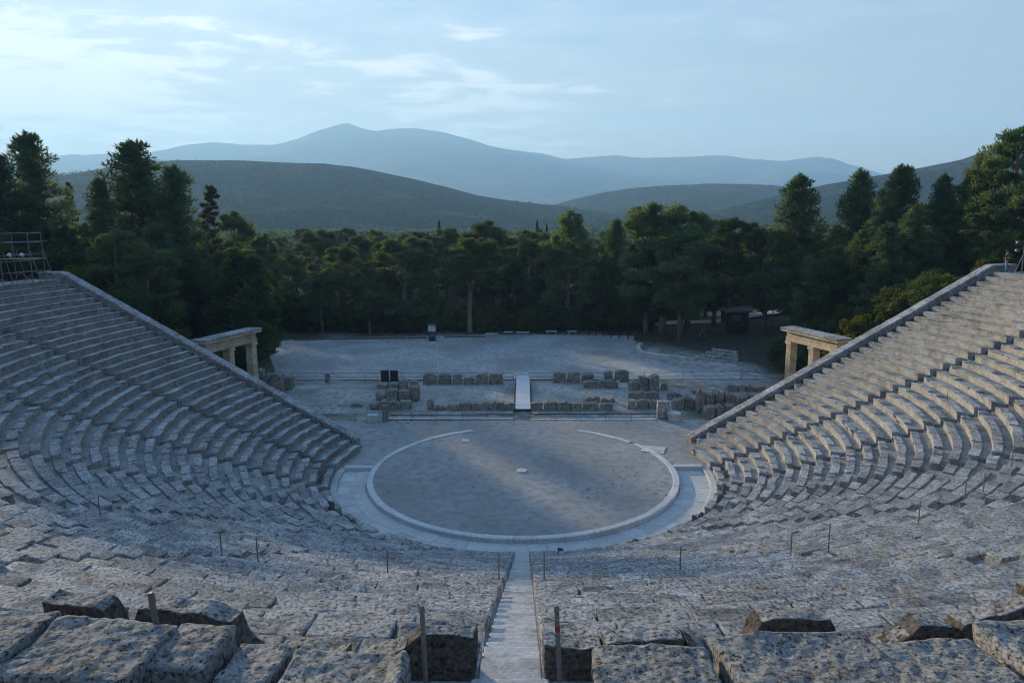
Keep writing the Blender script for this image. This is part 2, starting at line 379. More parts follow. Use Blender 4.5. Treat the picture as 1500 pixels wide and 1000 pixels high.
# ------------------------------------------------------------------ ground sheet
def forest_ground_mat():
    m, nt, N, L = new_mat('ground_soil')
    geo = N('ShaderNodeNewGeometry'); pos = geo.outputs['Position']
    big = nz(N, L, pos, 0.12, 5, 0.6); med = nz(N, L, pos, 1.2, 5, 0.65); fin = nz(N, L, pos, 14, 4, 0.7)
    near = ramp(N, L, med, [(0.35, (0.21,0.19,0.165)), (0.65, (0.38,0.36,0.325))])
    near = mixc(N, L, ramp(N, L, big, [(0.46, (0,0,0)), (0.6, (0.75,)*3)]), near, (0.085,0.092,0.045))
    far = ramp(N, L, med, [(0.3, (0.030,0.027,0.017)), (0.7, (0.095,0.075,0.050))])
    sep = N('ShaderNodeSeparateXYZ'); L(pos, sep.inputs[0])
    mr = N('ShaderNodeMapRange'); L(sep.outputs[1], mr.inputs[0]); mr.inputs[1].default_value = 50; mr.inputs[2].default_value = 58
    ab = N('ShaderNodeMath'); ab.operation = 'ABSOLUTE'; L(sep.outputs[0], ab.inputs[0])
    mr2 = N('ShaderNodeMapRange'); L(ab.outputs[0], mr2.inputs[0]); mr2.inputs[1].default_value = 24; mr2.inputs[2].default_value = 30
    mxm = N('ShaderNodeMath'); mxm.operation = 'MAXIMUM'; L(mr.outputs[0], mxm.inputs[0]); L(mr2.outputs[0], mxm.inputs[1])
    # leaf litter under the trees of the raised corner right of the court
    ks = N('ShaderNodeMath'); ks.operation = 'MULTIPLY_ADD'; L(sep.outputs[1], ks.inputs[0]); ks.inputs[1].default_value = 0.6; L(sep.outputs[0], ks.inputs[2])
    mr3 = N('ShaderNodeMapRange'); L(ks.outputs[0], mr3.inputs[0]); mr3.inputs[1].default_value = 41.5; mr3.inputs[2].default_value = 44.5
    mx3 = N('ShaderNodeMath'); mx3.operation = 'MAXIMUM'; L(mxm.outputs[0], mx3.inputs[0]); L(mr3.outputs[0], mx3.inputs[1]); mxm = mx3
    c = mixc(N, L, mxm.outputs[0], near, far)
    f = ramp(N, L, fin, [(0.3, (0.7,)*3), (0.7, (1.25,)*3)])
    c = mixc(N, L, 1.0, c, f, 'MULTIPLY')
    b = N('ShaderNodeBsdfPrincipled'); L(c, b.inputs['Base Color']); b.inputs['Roughness'].default_value = 0.95; b.inputs['Specular IOR Level'].default_value = 0.1
    bp = N('ShaderNodeBump'); bp.inputs['Strength'].default_value = 0.4; bp.inputs['Distance'].default_value = 0.05
    L(med, bp.inputs['Height']); L(bp.outputs[0], b.inputs['Normal'])
    o = N('ShaderNodeOutputMaterial'); L(b.outputs[0], o.inputs[0]); return m
def build_ground():
    rad = [0.0]; r = 0.0
    while r < 7200:
        r += 1.0 if r < 75 else max(1.0, (r-75)*0.055+1.0)
        rad.append(min(r, 7200))
    na = 200
    V = [(0, 0, ground_z(0.01, 0.01))]; Fc = []
    for rr in rad[1:]:
        for k in range(na):
            a = 2*math.pi*k/na; x, y = rr*math.cos(a), rr*math.sin(a)
            V.append((x, y, ground_z(x, y)))
    for k in range(na): Fc.append((0, 1+k, 1+(k+1) % na))
    for i in range(len(rad)-2):
        b0, b1 = 1+i*na, 1+(i+1)*na
        for k in range(na):
            k2 = (k+1) % na
            Fc.append((b0+k, b1+k, b1+k2, b0+k2))
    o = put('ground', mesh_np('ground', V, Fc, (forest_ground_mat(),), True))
    tag(o, kind='structure')
build_ground()

def sheet(name, poly, z, mat, sub=1):
    o = put(name, mesh_np(name, [(p[0], p[1], z) for p in poly], [tuple(range(len(poly)))], (mat,)))
    return tag(o, kind='structure')
# orchestra and court
sheet('orchestra_floor', [(10.0*math.cos(2*math.pi*k/128), 10.0*math.sin(2*math.pi*k/128)) for k in range(128)], 0.0, M['earth'])
def parodos():
    # the trodden earth between the orchestra circle and the stage
    pts = [(10.0*math.cos(R_(a)), 10.0*math.sin(R_(a))) for a in range(175, 4, -3)]
    pts = [(-12.4, 0.95), (-10.0, 0.9)] + pts + [(10.0, 0.9), (12.4, 0.95), (12.7, 5.3), (22, 8.2), (24, 12.1), (-24, 12.1), (-22, 8.2), (-12.7, 5.3)]
    o = put('parodos_ground', mesh_np('parodos_ground', [(x, y, -0.012) for x, y in pts], [tuple(range(len(pts)))], (M['earth'],)))
    tag(o, kind='structure')
parodos()
def court():
    pts = [(-24, 27.2), (25, 26.4), (24.5, 30.5), (19, 35.5), (14.2, 39.0), (14.0, 42), (16, 49), (15.6, 52.3), (8, 53.2), (0, 54.0), (-8, 54.0), (-16, 53.2), (-26, 52.4), (-33, 50.5), (-33.5, 46), (-30, 38), (-27.0, 31)]
    sheet('gravel_court', pts, -0.008, M['court'])
court()

# ------------------------------------------------------------------ seating
rng = random.Random(11)
def ang_lims(w, r):
    """polar angles (radians) of the two ends of wedge w (0..11, left to right in the photo) at radius r"""
    # boundaries: k=0 left wall, 1..11 radial stairs at -162..18 deg, 12 right wall ; measured from -180-... to +...
    def b(k, side):
        half = math.asin(STAIR_W/2/r)
        if k == 0: return -math.pi - wall_angle(r, W_HALF+STAIR_W)
        if k == 12: return wall_angle(r, W_HALF+STAIR_W)
        return R_(-90 + (k-6)*18.0) + side*half
    return b(w, 1), b(w+1, -1)
seat_meshes = []
for i in range(20):
    top = None
    seat_meshes.append(rough_box('seat_block', 1.0, 0.43, RISE+0.095, M['seat'], seed=i+1, n=(6,3,3), rad=0.03, amp=0.026, freq=2.8, sink=0.12, nose=0.15))
broken_meshes = []
for i in range(12):
    a = rng.uniform(0.2, 0.7); lo = rng.uniform(0.62, 0.85)
    top = [(0, lo), (a, lo+rng.uniform(-.05, .08)), (min(1, a+0.12), 1.0), (1, 1.0)] if i % 2 else [(0, 1.0), (a, 0.98), (min(.99, a+0.15), lo), (1, lo*0.95)]
    broken_meshes.append(rough_box('seat_block', 1.0, 0.43, RISE+0.095, M['seat'], seed=100+i, n=(9,3,3), rad=0.04, amp=0.05, freq=3.2, sink=0.12, top=top, nose=0.14))
back_frag = [rough_box('backrest_fragment', 1.0, 0.22, 0.75, M['back'], seed=300+i, n=(8,2,4), rad=0.04, amp=0.06, freq=2.5, top=t)
             for i, t in enumerate([[(0,1),(.3,.9),(.5,.4),(1,.2)], [(0,.2),(.25,.5),(.45,.85),(.6,.8),(.8,.35),(1,.25)], [(0,.25),(.5,.4),(.8,1),(1,1)], [(0,1),(.5,1),(.6,.35),(1,.2)]])]
ORD = ['first', 'second', 'third', 'fourth', 'fifth', 'sixth', 'seventh', 'eighth', 'ninth', 'tenth', 'eleventh', 'twelfth', 'thirteenth', 'fourteenth', 'fifteenth', 'sixteenth', 'seventeenth', 'eighteenth', 'nineteenth', 'twentieth']
def wedge_label(w):
    if w == 5: return 'worn limestone seating wedge directly left of the central stairway'
    if w == 6: return 'worn limestone seating wedge directly right of the central stairway'
    side = 'left' if w < 6 else 'right'
    k = w if w < 6 else 11-w
    if k == 0: return 'regular limestone seating wedge against the %s retaining wall' % side
    return 'limestone seating wedge, %s one in from the %s retaining wall' % (ORD[k], side)
def surf_z(r):                                # level of the passage at radius r
    i = math.floor((r-R0-0.05)/PITCH_ROW)+1
    return max(0, min(N_ROW, i))*RISE
def build_wedge(w):
    root = empty('seating_wedge', (0,0,0))
    tag(root, wedge_label(w), 'seating', 'wedges of stone seating')
    # stepped base carrying the treads
    prof = [(R0-0.02, -0.3), (R0-0.02, 0.02)]
    for i in range(N_ROW):
        r = R0+i*PITCH_ROW+0.05
        prof += [(r, i*RISE+0.001), (r, (i+1)*RISE)]
    prof += [(R_TOP+0.02, N_ROW*RISE), (R_TOP+0.02, N_ROW*RISE-1.2), (R0+1.2, -0.6)]
    na = 8; V = []; Fc = []; npf = len(prof)
    for k in range(na+1):
        for r, z in prof:
            a0, a1 = ang_lims(w, r)
            a = a0+(a1-a0)*k/na
            V.append((r*math.cos(a), r*math.sin(a), z))
    for k in range(na):
        for j in range(npf):
            j2 = (j+1) % npf
            Fc.append((k*npf+j, k*npf+j2, (k+1)*npf+j2, (k+1)*npf+j))
    Fc.append(tuple(range(npf))); Fc.append(tuple(na*npf+j for j in reversed(range(npf))))
    put('tread', mesh_np('tread', V, Fc, (M['seat_tread'],)), root)
    mid = 1 <= w <= 10
    for i in range(N_ROW):
        if i == N_ROW-1 and 3 <= w <= 8: continue          # the back-rest row beside the walkway is built apart
        r = R0+i*PITCH_ROW; a0, a1 = ang_lims(w, r+0.2)
        if w in (0, 11): reg = 0.25 if i > 13 else 0.75
        elif 3 <= w <= 8 and i > 9: reg = 0.65
        else: reg = 1.0 if i > 4 else 1.5
        length = (a1-a0)*r; n = max(1, round(length/rng.uniform(1.0, 1.35)))
        if w in (0, 11) and i > 13: n = max(1, round(length/1.6))
        cuts = [0.0] + sorted((k+rng.uniform(-.22, .22))/n for k in range(1, n)) + [1.0]
        for k in range(n):
            u0, u1 = cuts[k], cuts[k+1]
            if rng.random() < 0.035*reg: continue
            a = a0+(a1-a0)*(u0+u1)/2; L_ = (u1-u0)*length-rng.uniform(0.006, 0.02+0.02*reg)
            dr = rng.gauss(0, 0.022)*reg; dz = rng.gauss(0, 0.016)*reg
            rz = rng.gauss(0, 0.010)*reg; rx = rng.gauss(0, 0.018)*reg; ry = rng.gauss(0, 0.010)*reg
            if rng.random() < 0.12*reg: dr -= rng.uniform(.03, .10); rz += rng.gauss(0, .04); dz -= rng.uniform(0, .05)
            me = rng.choice(broken_meshes) if rng.random() < 0.22*reg else rng.choice(seat_meshes)
            rr = r+dr
            put('seat_block', me, root, (rr*math.cos(a), rr*math.sin(a), i*RISE+dz), (rx, ry, a-math.pi/2+rz), (max(.2, L_)*(1 if rng.random() < .5 else 1), rng.uniform(.95, 1.06), rng.uniform(.97, 1.04)))
    # what is left of the back-rests of the lowest row
    if mid:
        for t in range(rng.choice((1, 2, 2, 3))):
            r = R0+0.42; a0, a1 = ang_lims(w, r); a = a0+(a1-a0)*rng.uniform(.12, .88)
            put('backrest_fragment', rng.choice(back_frag), root, (r*math.cos(a), r*math.sin(a), RISE-0.06), (rng.gauss(0,.05), rng.gauss(0,.06), a-math.pi/2+rng.gauss(0,.1)), (rng.uniform(.5, 1.2), 1, rng.uniform(.45, .85)))
    return root
for w in range(12): build_wedge(w)

# stairways ---------------------------------------------------------
step_meshes = [rough_box('step', STAIR_W-0.012, PITCH_ROW/2+0.05, 0.17, M['step'], seed=500+i, n=(6,3,1), rad=0.018, amp=0.010, freq=3, sink=0.1) for i in range(6)]
def build_stair(k):
    n = N_ROW*2
    if k == 6:
        root = empty('stairway', (0, -R0, 0)); tag(root, 'long narrow stone stairway down the centre towards the circle', 'stairway', 'stairways between the seating wedges')
        for j in range(n):
            r = R0 + j*PITCH_ROW/2
            o = put('step', step_meshes[j % 6], root, (0, -(r-R0), (j+1)*RISE/2-0.17), (rng.gauss(0,.006), rng.gauss(0,.006), math.pi+rng.gauss(0,.006)))
        return
    def base(r):
        if k in (0, 12):
            a = wall_angle(r, W_HALF+STAIR_W/2)
            return ((-1 if k == 0 else 1)*r*math.cos(a), r*math.sin(a))
        a = R_(-90+(k-6)*18.0); return (r*math.cos(a), r*math.sin(a))
    V = []; Fc = []; prof = []
    for j in range(n):
        r = R0 + j*PITCH_ROW/2
        prof += [(r, j*RISE/2-.20), (r, (j+1)*RISE/2-.20)]
    prof += [(R_TOP, Z_TOP-.20), (R_TOP, Z_TOP-1), (R0, -0.5)]
    p0 = Vector(base(R0)); p1 = Vector(base(R_TOP)); d = (p1-p0).normalized(); nrm = Vector((-d.y, d.x))
    w_ = STAIR_W/2-0.004
    for s in (-1, 1):
        for r, z in prof:
            b = Vector(base(r)) + nrm*s*w_
            V.append((b.x, b.y, z + rng.gauss(0, .006)))
    npf = len(prof)
    for j in range(npf):
        j2 = (j+1) % npf; Fc.append((j, j2, npf+j2, npf+j))
    Fc.append(tuple(reversed(range(npf)))); Fc.append(tuple(npf+j for j in range(npf)))
    o = put('stairway', mesh_np('stairway', V, Fc, (M['stair'],)))
    if k == 0: lab = 'narrow stone stairway climbing along the left retaining wall'
    elif k == 12: lab = 'narrow stone stairway climbing along the right retaining wall'
    else: lab = 'narrow stone stairway, %s one to the %s of the central stairway' % (ORD[abs(k-6)-1], 'left' if k < 6 else 'right')
    tag(o, lab, 'stairway', 'stairways between the seating wedges')
for k in range(13): build_stair(k)

# walkway above the lower seating and the terrace the photograph is taken from
def ring_mesh(name, prof, a0, a1, na, mat, smooth_=False, closed=False):
    V = []; Fc = []; npf = len(prof)
    for k in range(na+1):
        a = a0+(a1-a0)*k/na
        for r, z in prof: V.append((r*math.cos(a), r*math.sin(a), z))
    for k in range(na):
        for j in range(npf-(0 if closed else 1)):
            j2 = (j+1) % npf
            Fc.append((k*npf+j, k*npf+j2, (k+1)*npf+j2, (k+1)*npf+j))
    if closed:
        Fc.append(tuple(range(npf))); Fc.append(tuple(na*npf+j for j in reversed(range(npf))))
    return mesh_np(name, V, Fc, (mat,), smooth_)
zt = Z_TOP
tag(put('walkway', ring_mesh('walkway', [(R_TOP+0.02, zt-0.6), (R_TOP+0.02, zt), (41.6, zt+0.01), (41.6, zt-0.6)], R_(-197), R_(17), 120, M['seat_tread'])), kind='structure')
prof = [(41.4, zt-0.5), (41.4, zt+0.45)]
for i in range(9): prof += [(42.2+i*0.8, zt+0.45+i*0.36), (42.2+i*0.8, zt+0.81+i*0.36)]
prof += [(56, zt+0.81+8*0.36), (56, zt-0.5)]
tag(put('upper_terrace', ring_mesh('upper_terrace', prof, R_(-150), R_(-30), 80, M['seat_tread'])), kind='structure')

# retaining walls ----------------------------------------------------
def build_wing(sx):
    side = 'left' if sx < 0 else 'right'
    root = empty('retaining_wall', (sx*TIP[0], TIP[1], 0))
    tag(root, 'sloping stone retaining wall with flat coping bounding the %s end of the seating' % side, 'wall', 'retaining walls at the ends of the seating')
    d = Vector((math.cos(WB), math.sin(WB))); nn = Vector(WN)
    total = (Vector(TOPW)-Vector(TIP)).length
    extra = 2.2
    ztip, ztop = 0.62, Z_TOP+0.55
    def topz(s): return ztip + (ztop-ztip)*min(1.0, s/total)
    def P(s, o, z):
        q = Vector(TIP)+d*s+nn*o
        return (sx*q.x - sx*TIP[0], q.y-TIP[1], z)
    V = []; Fc = []; ns = 34; S = [total*i/ns for i in range(ns+1)] + [total+extra]
    for s in S:
        V += [P(s, -W_HALF, -0.4), P(s, W_HALF, -0.4), P(s, W_HALF, topz(s)-0.16), P(s, -W_HALF, topz(s)-0.16)]
    for i in range(len(S)-1):
        for j in range(4):
            j2 = (j+1) % 4; q = (i*4+j, i*4+j2, (i+1)*4+j2, (i+1)*4+j)
            Fc.append(q if sx > 0 else tuple(reversed(q)))
    Fc.append((0,1,2,3)); b = 4*(len(S)-1); Fc.append((b+3,b+2,b+1,b))
    put('masonry', mesh_np('masonry', V, Fc, (M['wallst'],)), root)
    # facing stones of the inner face and the coping blocks
    s = 0.0; i = 0
    slope = math.atan2(ztop-ztip, total)
    while s < total+extra-0.2:
        L_ = rng.uniform(1.15, 1.75); L_ = min(L_, total+extra-s)
        if s < total < s+L_: L_ = max(0.5, total-s)
        m_ = s+L_/2; fl = s >= total-0.01
        me = rough_box('coping_block', 1.0, W_HALF*2+0.10, 0.19, M['wallst'], seed=700+i % 9, n=(5,3,1), rad=0.03, amp=0.03, freq=2.6) if i < 9 else None
        if me is None: me = wing_cop[i % 9]
        else:
            if len(wing_cop) < 9: wing_cop.append(me)
        q = Vector(P(m_, 0, 0)); zz = topz(m_)-0.165+rng.gauss(0,.006)
        yaw_ = WB if sx > 0 else -WB
        Mx = Matrix.Rotation(yaw_, 4, 'Z') @ Matrix.Rotation((0 if fl else -slope)*sx, 4, 'Y') @ Matrix.Rotation(rng.gauss(0,.006), 4, 'X')
        length = L_/(1 if fl else math.cos(slope))-rng.uniform(.006,.03)
        o = put('coping_block', me, root)
        o.matrix_local = Matrix.Translation((q.x, q.y, zz)) @ Mx @ Matrix.Translation((0, -W_HALF-0.06, 0)) @ Matrix.Diagonal((length, 1, 1, 1))
        s += L_; i += 1
wing_cop = []
build_wing(-1); build_wing(1)

# ------------------------------------------------------------------ orchestra circle
def kerb_circle():
    root = empty('orchestra_kerb', (0,0,0))
    tag(root, 'pale stone kerb ring round the earth floor of the orchestra', 'kerb')
    spans = [(113.5, 394+0.0)]                 # degrees: from far left, round the near side, to the right
    a = 113.5
    segs = []
    while a < 394.0:
        L_ = rng.uniform(7.0, 10.5); b = min(a+L_, 394.0)
        if 394.0-b < 3: b = 394.0
        segs.append((a, b)); a = b
    a = 397.0
    while a < 425.0:
        b = min(a+rng.uniform(7, 10), 425.0); segs.append((a, b)); a = b
    for a, b in segs:
        prof = [(9.86, -0.25), (9.84, 0.035), (9.87, 0.055), (10.22, 0.055), (10.26, 0.03), (10.27, -0.04), (10.24, -0.10), (10.26, -0.28)]
        dz = rng.gauss(0, 0.006)
        if (a+b)/2 > 396 or (a+b)/2 < 150: prof = [(r_, z_-0.012) for r_, z_ in prof]
        prof = [(r_, z_+dz) for r_, z_ in prof]
        put('kerb_stone', ring_mesh('kerb_stone', prof, R_(a+0.05), R_(b-0.05), 5, M['kerb'], False, True), root)
kerb_circle()
def channel():
    base = put('drain_channel', ring_mesh('drain_channel', [(10.2, -0.30), (12.7, -0.30)], R_(174), R_(366), 90, M['seat_tread']))
    tag(base, kind='structure')
    a = 174.5
    i = 0
    while a < 365.3:
        b = min(a+rng.uniform(4.6, 6.6), 365.5)
        cuts = [10.285, rng.uniform(11.05, 11.35), 12.12]
        for r0_, r1_ in zip(cuts[:-1], cuts[1:]):
            z = -0.215+rng.gauss(0, 0.006)
            prof = [(r0_+.007, -0.29), (r0_+.007, z), (r1_-.007, z), (r1_-.007, -0.29)]
            put('paving_slab', ring_mesh('paving_slab', prof, R_(a+0.04), R_(b-0.04), 3, M['paving'], False, True), base)
        a = b; i += 1
    a = 165.0
    while a < 374.5:
        b = min(a+rng.uniform(5.5, 8.5), 375.0)
        prof = [(12.13, -0.29), (12.13, -0.06), (12.16, -0.04), (12.56, -0.035), (12.56, -0.29)]
        dz = rng.gauss(0, 0.006)
        put('footing_slab', ring_mesh('footing_slab', [(r_, z_+dz) for r_, z_ in prof], R_(a+.04), R_(b-.04), 3, M['paving'], False, True), base)
        a = b
channel()
for sx in (-1, 1):
    me = rough_box('threshold_slab', 1.95, 0.42, 0.34, M['kerb'], seed=41+sx, n=(8,3,2), rad=0.02, amp=0.01)
    o = put('threshold_slab', me, None, (sx*11.23, 0.72, -0.28), (0,0,sx*0.02))
    tag(o, 'long pale stone slab closing the %s end of the drain channel' % ('left' if sx < 0 else 'right'), 'slab', 'slabs closing the channel ends')
def centre_stone():
    V = []; Fc = []; n = 40
    prof = [(0.36, -0.05), (0.36, 0.045), (0.345, 0.06), (0.07, 0.06), (0.065, 0.03)]
    for r, z in prof:
        for k in range(n): V.append((r*math.cos(2*math.pi*k/n), r*math.sin(2*math.pi*k/n), z))
    for j in range(len(prof)-1):
        for k in range(n):
            k2 = (k+1) % n; Fc.append((j*n+k, j*n+k2, (j+1)*n+k2, (j+1)*n+k))
    Fc.append(tuple((len(prof)-1)*n+k for k in range(n)))
    o = put('centre_stone', mesh_np('centre_stone', V, Fc, (M['white'],)), None, (-0.05, 0.1, 0))
    tag(o, 'small round white stone disc in the middle of the orchestra', 'stone')
centre_stone()

# ------------------------------------------------------------------ foreground stones along the walkway
def fore():
    # back-rests of the top bench row, seen from behind: photo x range -> place on the circle
    specs = [  # x0, x1 (photo px), height, top profile, words
        (20, 74, .55, [(0,.6),(1,.8)], 'low lichened backrest stone at the far left end of the front bench row'),
        (75, 197, .92, [(0,1),(.55,.97),(.74,.9),(.80,.62),(.92,.5),(1,.2)], 'tall dark backrest stone broken down on its right, front left'),
        (200, 385, .95, [(0,.45),(.06,.95),(.5,.95),(.8,.86),(.86,.55),(1,.35)], 'long dark backrest stone with pale rim behind the left post'),
        (388, 508, .50, [(0,.35),(.35,.8),(.6,.55),(1,.9)], 'low broken backrest stone with jagged top, front left of centre'),
        (510, 596, .56, [(0,.55),(.6,.8),(1,1)], 'low dark backrest stone sloping up towards the big block'),
        (598, 697, .72, [(0,.8),(.25,1),(1,1)], 'big square dark backrest block left of the central stairway'),
        (797, 880, .60, [(0,1),(.6,.92),(1,.95)], 'dark rounded backrest block right of the central stairway'),
        (882, 1000, .62, [(0,.95),(.4,1.05),(1,1.0)], 'long rough backrest block, second right of the central stairway'),
        (1003, 1060, .6, [(0,1),(.6,.75),(1,.3)], 'small chipped backrest stone left of the trapezoid one'),
        (1062, 1232, .82, [(0,.3),(.14,.45),(.26,1),(.88,1),(.95,.6),(1,.4)], 'trapezoid dark backrest stone in the right foreground'),
        (1268, 1402, .68, [(0,.45),(.2,.55),(.45,.8),(.55,1),(.9,.92),(1,.7)], 'dark backrest stone rising to a hump, right foreground'),
        (1404, 1500, .84, [(0,.75),(.5,.85),(1,1)], 'dark backrest stone at the right edge of the foreground'),
        (1502, 1620, .95, [(0,1),(1,.8)], 'dark backrest stone just past the right edge of the foreground'),
    ]
    for i, (x0, x1, h, top, lab) in enumerate(specs):
        pa, pb = at_z(x0, 900, 0), at_z(x1, 900, 0)
        def on_circle(px):
            # where the vertical plane through this photo column meets the circle at walkway level
            best = None
            for py in range(830, 1100, 2):
                p = at_z(px, py, Z_TOP+0.3); e = abs(math.hypot(p.x, p.y)-39.0)
                if best is None or e < best[0]: best = (e, p)
            return best[1]
        a, b = on_circle(x0), on_circle(x1)
        aa, ab = math.atan2(a.y, a.x), math.atan2(b.y, b.x); am = (aa+ab)/2
        L_ = (Vector((a.x, a.y))-Vector((b.x, b.y))).length
        top2 = [(1-u, f) for u, f in reversed(top)]     # local x runs against the photo's
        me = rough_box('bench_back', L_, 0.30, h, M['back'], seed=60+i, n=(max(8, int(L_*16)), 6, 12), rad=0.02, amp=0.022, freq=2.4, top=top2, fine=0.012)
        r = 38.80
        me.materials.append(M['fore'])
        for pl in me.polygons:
            if pl.normal.z > 0.86: pl.material_index = 1  # pale tops, dark other faces: lichen and shade both put into the colour
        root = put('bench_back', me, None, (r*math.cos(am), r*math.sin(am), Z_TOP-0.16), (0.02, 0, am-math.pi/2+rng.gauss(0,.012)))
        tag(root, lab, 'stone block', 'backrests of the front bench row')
        # its seat, in front of the back
        se = rough_box('seat', L_*0.99, 0.50, 0.42, M['fore'], seed=160+i, n=(max(8, int(L_*12)), 6, 4), rad=0.035, amp=0.025, freq=2.4, fine=0.008)
        put('seat', se, root, (0, -0.51, -RISE+0.12))
    # paving blocks nearer to the camera: big lichened slabs on the walkway
    near = [  # photo x range, r0, r1, top z above the walkway, tilt, words
        (-60, 88, 39.62, 40.55, .98, .02, 'broad lichened slab at the left edge behind the dark boulder'),
        (92, 262, 39.58, 40.60, .95, -.02, 'wide lichened slab left of the left post'),
        (266, 352, 39.45, 40.25, .86, .02, 'square lichened slab right of the left post'),
        (356, 428, 39.60, 40.3, .74, .03, 'sunken rough stone between the left slabs'),
        (432, 585, 39.66, 40.6, .76, -.02, 'long lichened slab left of the upright stone sliver'),
        (866, 1036, 39.62, 40.5, .80, .015, 'pale flat lichened slab right of the right post'),
        (1040, 1262, 39.52, 40.5, .84, -.02, 'large lichened slab in front of the trapezoid backrest'),
        (1268, 1420, 39.78, 40.6, .80, .02, 'flat lichened slab in front of the hump-backed stone'),
        (1424, 1600, 39.60, 40.5, .84, -.02, 'lichened slab at the right edge of the foreground'),
    ]
    for i, (x0, x1, r0_, r1_, h, tilt, lab) in enumerate(near):
        def oc(px):
            best = None
            for py in range(850, 1200, 2):
                p = at_z(px, py, Z_TOP+h); e = abs(math.hypot(p.x, p.y)-r0_)
                if best is None or e < best[0]: best = (e, p)
            return best[1]
        a, b = oc(x0), oc(x1)
        am = (math.atan2(a.y, a.x)+math.atan2(b.y, b.x))/2
        L_ = (Vector((a.x, a.y))-Vector((b.x, b.y))).length
        me = rough_box('walkway_slab', L_, r1_-r0_, h, M['fore'], seed=210+i, n=(max(10, int(L_*18)), 16, 8), rad=0.05, amp=0.045, freq=2.0, fine=0.022)
        o = put('walkway_slab', me, None, (r0_*math.cos(am), r0_*math.sin(am), Z_TOP), (tilt, tilt*.6, am-math.pi/2+rng.gauss(0,.03)))
        tag(o, lab, 'stone slab', 'lichened slabs in the foreground')
    lumps = [(-10, 78, 40.75, .98, 'dark rounded boulder in the bottom left corner'), (64, 128, 40.72, .86, 'small dark boulder beside the bottom left corner one'),
             (118, 245, 40.70, .90, 'low dark boulder, third along from the bottom left corner'), (1000, 1112, 40.70, .90, 'rounded bluish boulder at the bottom edge right of centre'),
             (556, 604, 39.75, .86, 'upright pale stone sliver left of the central stairway')]
    for i, (x0, x1, r0_, h, lab) in enumerate(lumps):
        a, b = at_y((x0+x1)/2, 990, -r0_), None
        ax_ = at_y(x0, 990, -r0_).x; bx_ = at_y(x1, 990, -r0_).x; L_ = abs(bx_-ax_); xm = (ax_+bx_)/2
        am = math.atan2(-math.sqrt(max(1, r0_*r0_-xm*xm)), xm)
        up = i == 4
        top = [(0,.5),(.3,.95),(.6,1),(1,.55)] if not up else [(0,1),(.5,.9),(1,.55)]
        me = rough_box('boulder', L_, 0.75 if up else 0.7, h, M['fore'], seed=260+i, n=(10, 8, 8), rad=0.10, amp=0.09, freq=2.2, top=top, fine=0.025)
        o = put('boulder', me, None, (r0_*math.cos(am), r0_*math.sin(am), Z_TOP), (0, 0, am-math.pi/2))
        tag(o, lab, 'boulder', 'loose stones in the foreground')
    # base slabs of the two near posts
    for sx, lab in ((-1, 'small flat base slab under the post left of the central stairway'), (1, 'small flat base slab under the post right of the central stairway')):
        me = rough_box('base_slab', 0.50, 0.42, 0.10, M['fore'], seed=280+sx, n=(8,6,2), rad=0.03, amp=0.02, fine=0.008)
        tag(put('base_slab', me, None, (at_y(626 if sx < 0 else 826, 985, -39.6).x, -39.84, Z_TOP), (0,0,.05*sx)), lab, 'stone slab', 'base slabs of the near posts')
    tag(put('landing_slab', rough_box('landing_slab', 0.9, 0.9, 0.08, M['step'], seed=290, n=(8,8,1), rad=0.02, amp=0.01), None, (0, -39.05-0.92, Z_TOP-0.05)), 'flat landing slab at the head of the central stairway', 'stone slab')
fore()

# thin metal posts -----------------------------------------------------
def surf_hit(px, py):
    d = ray(px, py); t = 5.0
    while t < 120:
        p = CAM + d*t; r = math.hypot(p.x, p.y)
        if R0 < r < R_TOP and p.z <= surf_z(r)+0.06: return p
        if p.z < 0: return p
        t += 0.05
    return CAM + d*60
def posts():
    L_ = [(147, 757, .8), (325, 815, .8), (378, 823, .8), (568, 839, .8), (731, 851, .85), (797, 851, .85), (996, 839, .8), (1158, 815, .8), (1213, 808, .9), (1345, 767, .85), (1413, 729, .75), (1440, 721, .8), (1387, 589, .75), (1483, 608, .8), (1481, 686, .9)]
    L_.sort()
    for i, (px, py, h) in enumerate(L_):
        p = surf_hit(px, py); z = surf_z(math.hypot(p.x, p.y))
        o = empty('rope_post', (p.x, p.y, z)); tag(o, 'thin metal post standing among the seats, %s from the left' % ORD[i], 'post', 'thin posts among the seats')
        m = MB(); m.tube([(0,0,0), (0,0,h)], 0.021, 8); m.build('pole', M['metal'], o)
        m = MB(); m.box(-.13,.13,-.13,.13,0,.03); m.build('base_plate', M['metal'], o)
    for x, lab, red in ((at_y(624,985,-39.62).x, 'rusty metal post on a base slab left of the central stairway', 0), (at_y(822,985,-39.62).x, 'rusty metal post with red paint right of the central stairway', 1)):
        o = empty('rope_post', (x, -39.62, Z_TOP+0.06)); tag(o, lab, 'post', 'near posts beside the central stairway')
        m = MB(); m.tube([(0,0,0), (-0.02 if x < 0 else -.05,0,1.16)], 0.026, 10); pole = m.build('pole', M['metal'], o)
        m = MB(); m.tube([(0,0,1.12), (0,0,1.185)], [0.032, 0.02], 10); m.build('cap', M['metal'], o, loc=(-0.02 if x < 0 else -.05,0,0))
        if red:
            m = MB(); m.tube([(-.039,0,.90), (-.0415,0,.96)], 0.0285, 10); m.build('paint_band', simple('red_paint', (0.25,0.045,0.035), 0.6), o)
    p = at_y(235, 910, -39.36)
    o = empty('rope_post', (p.x, -39.36, Z_TOP)); tag(o, 'square grey post leaning behind the left foreground slabs', 'post', 'near posts beside the central stairway')
    m = MB(); m.box(-.024,.024,-.024,.024,0,1.25, Matrix.Rotation(-.06, 4, 'Y')); m.build('pole', M['rail'], o)
posts()
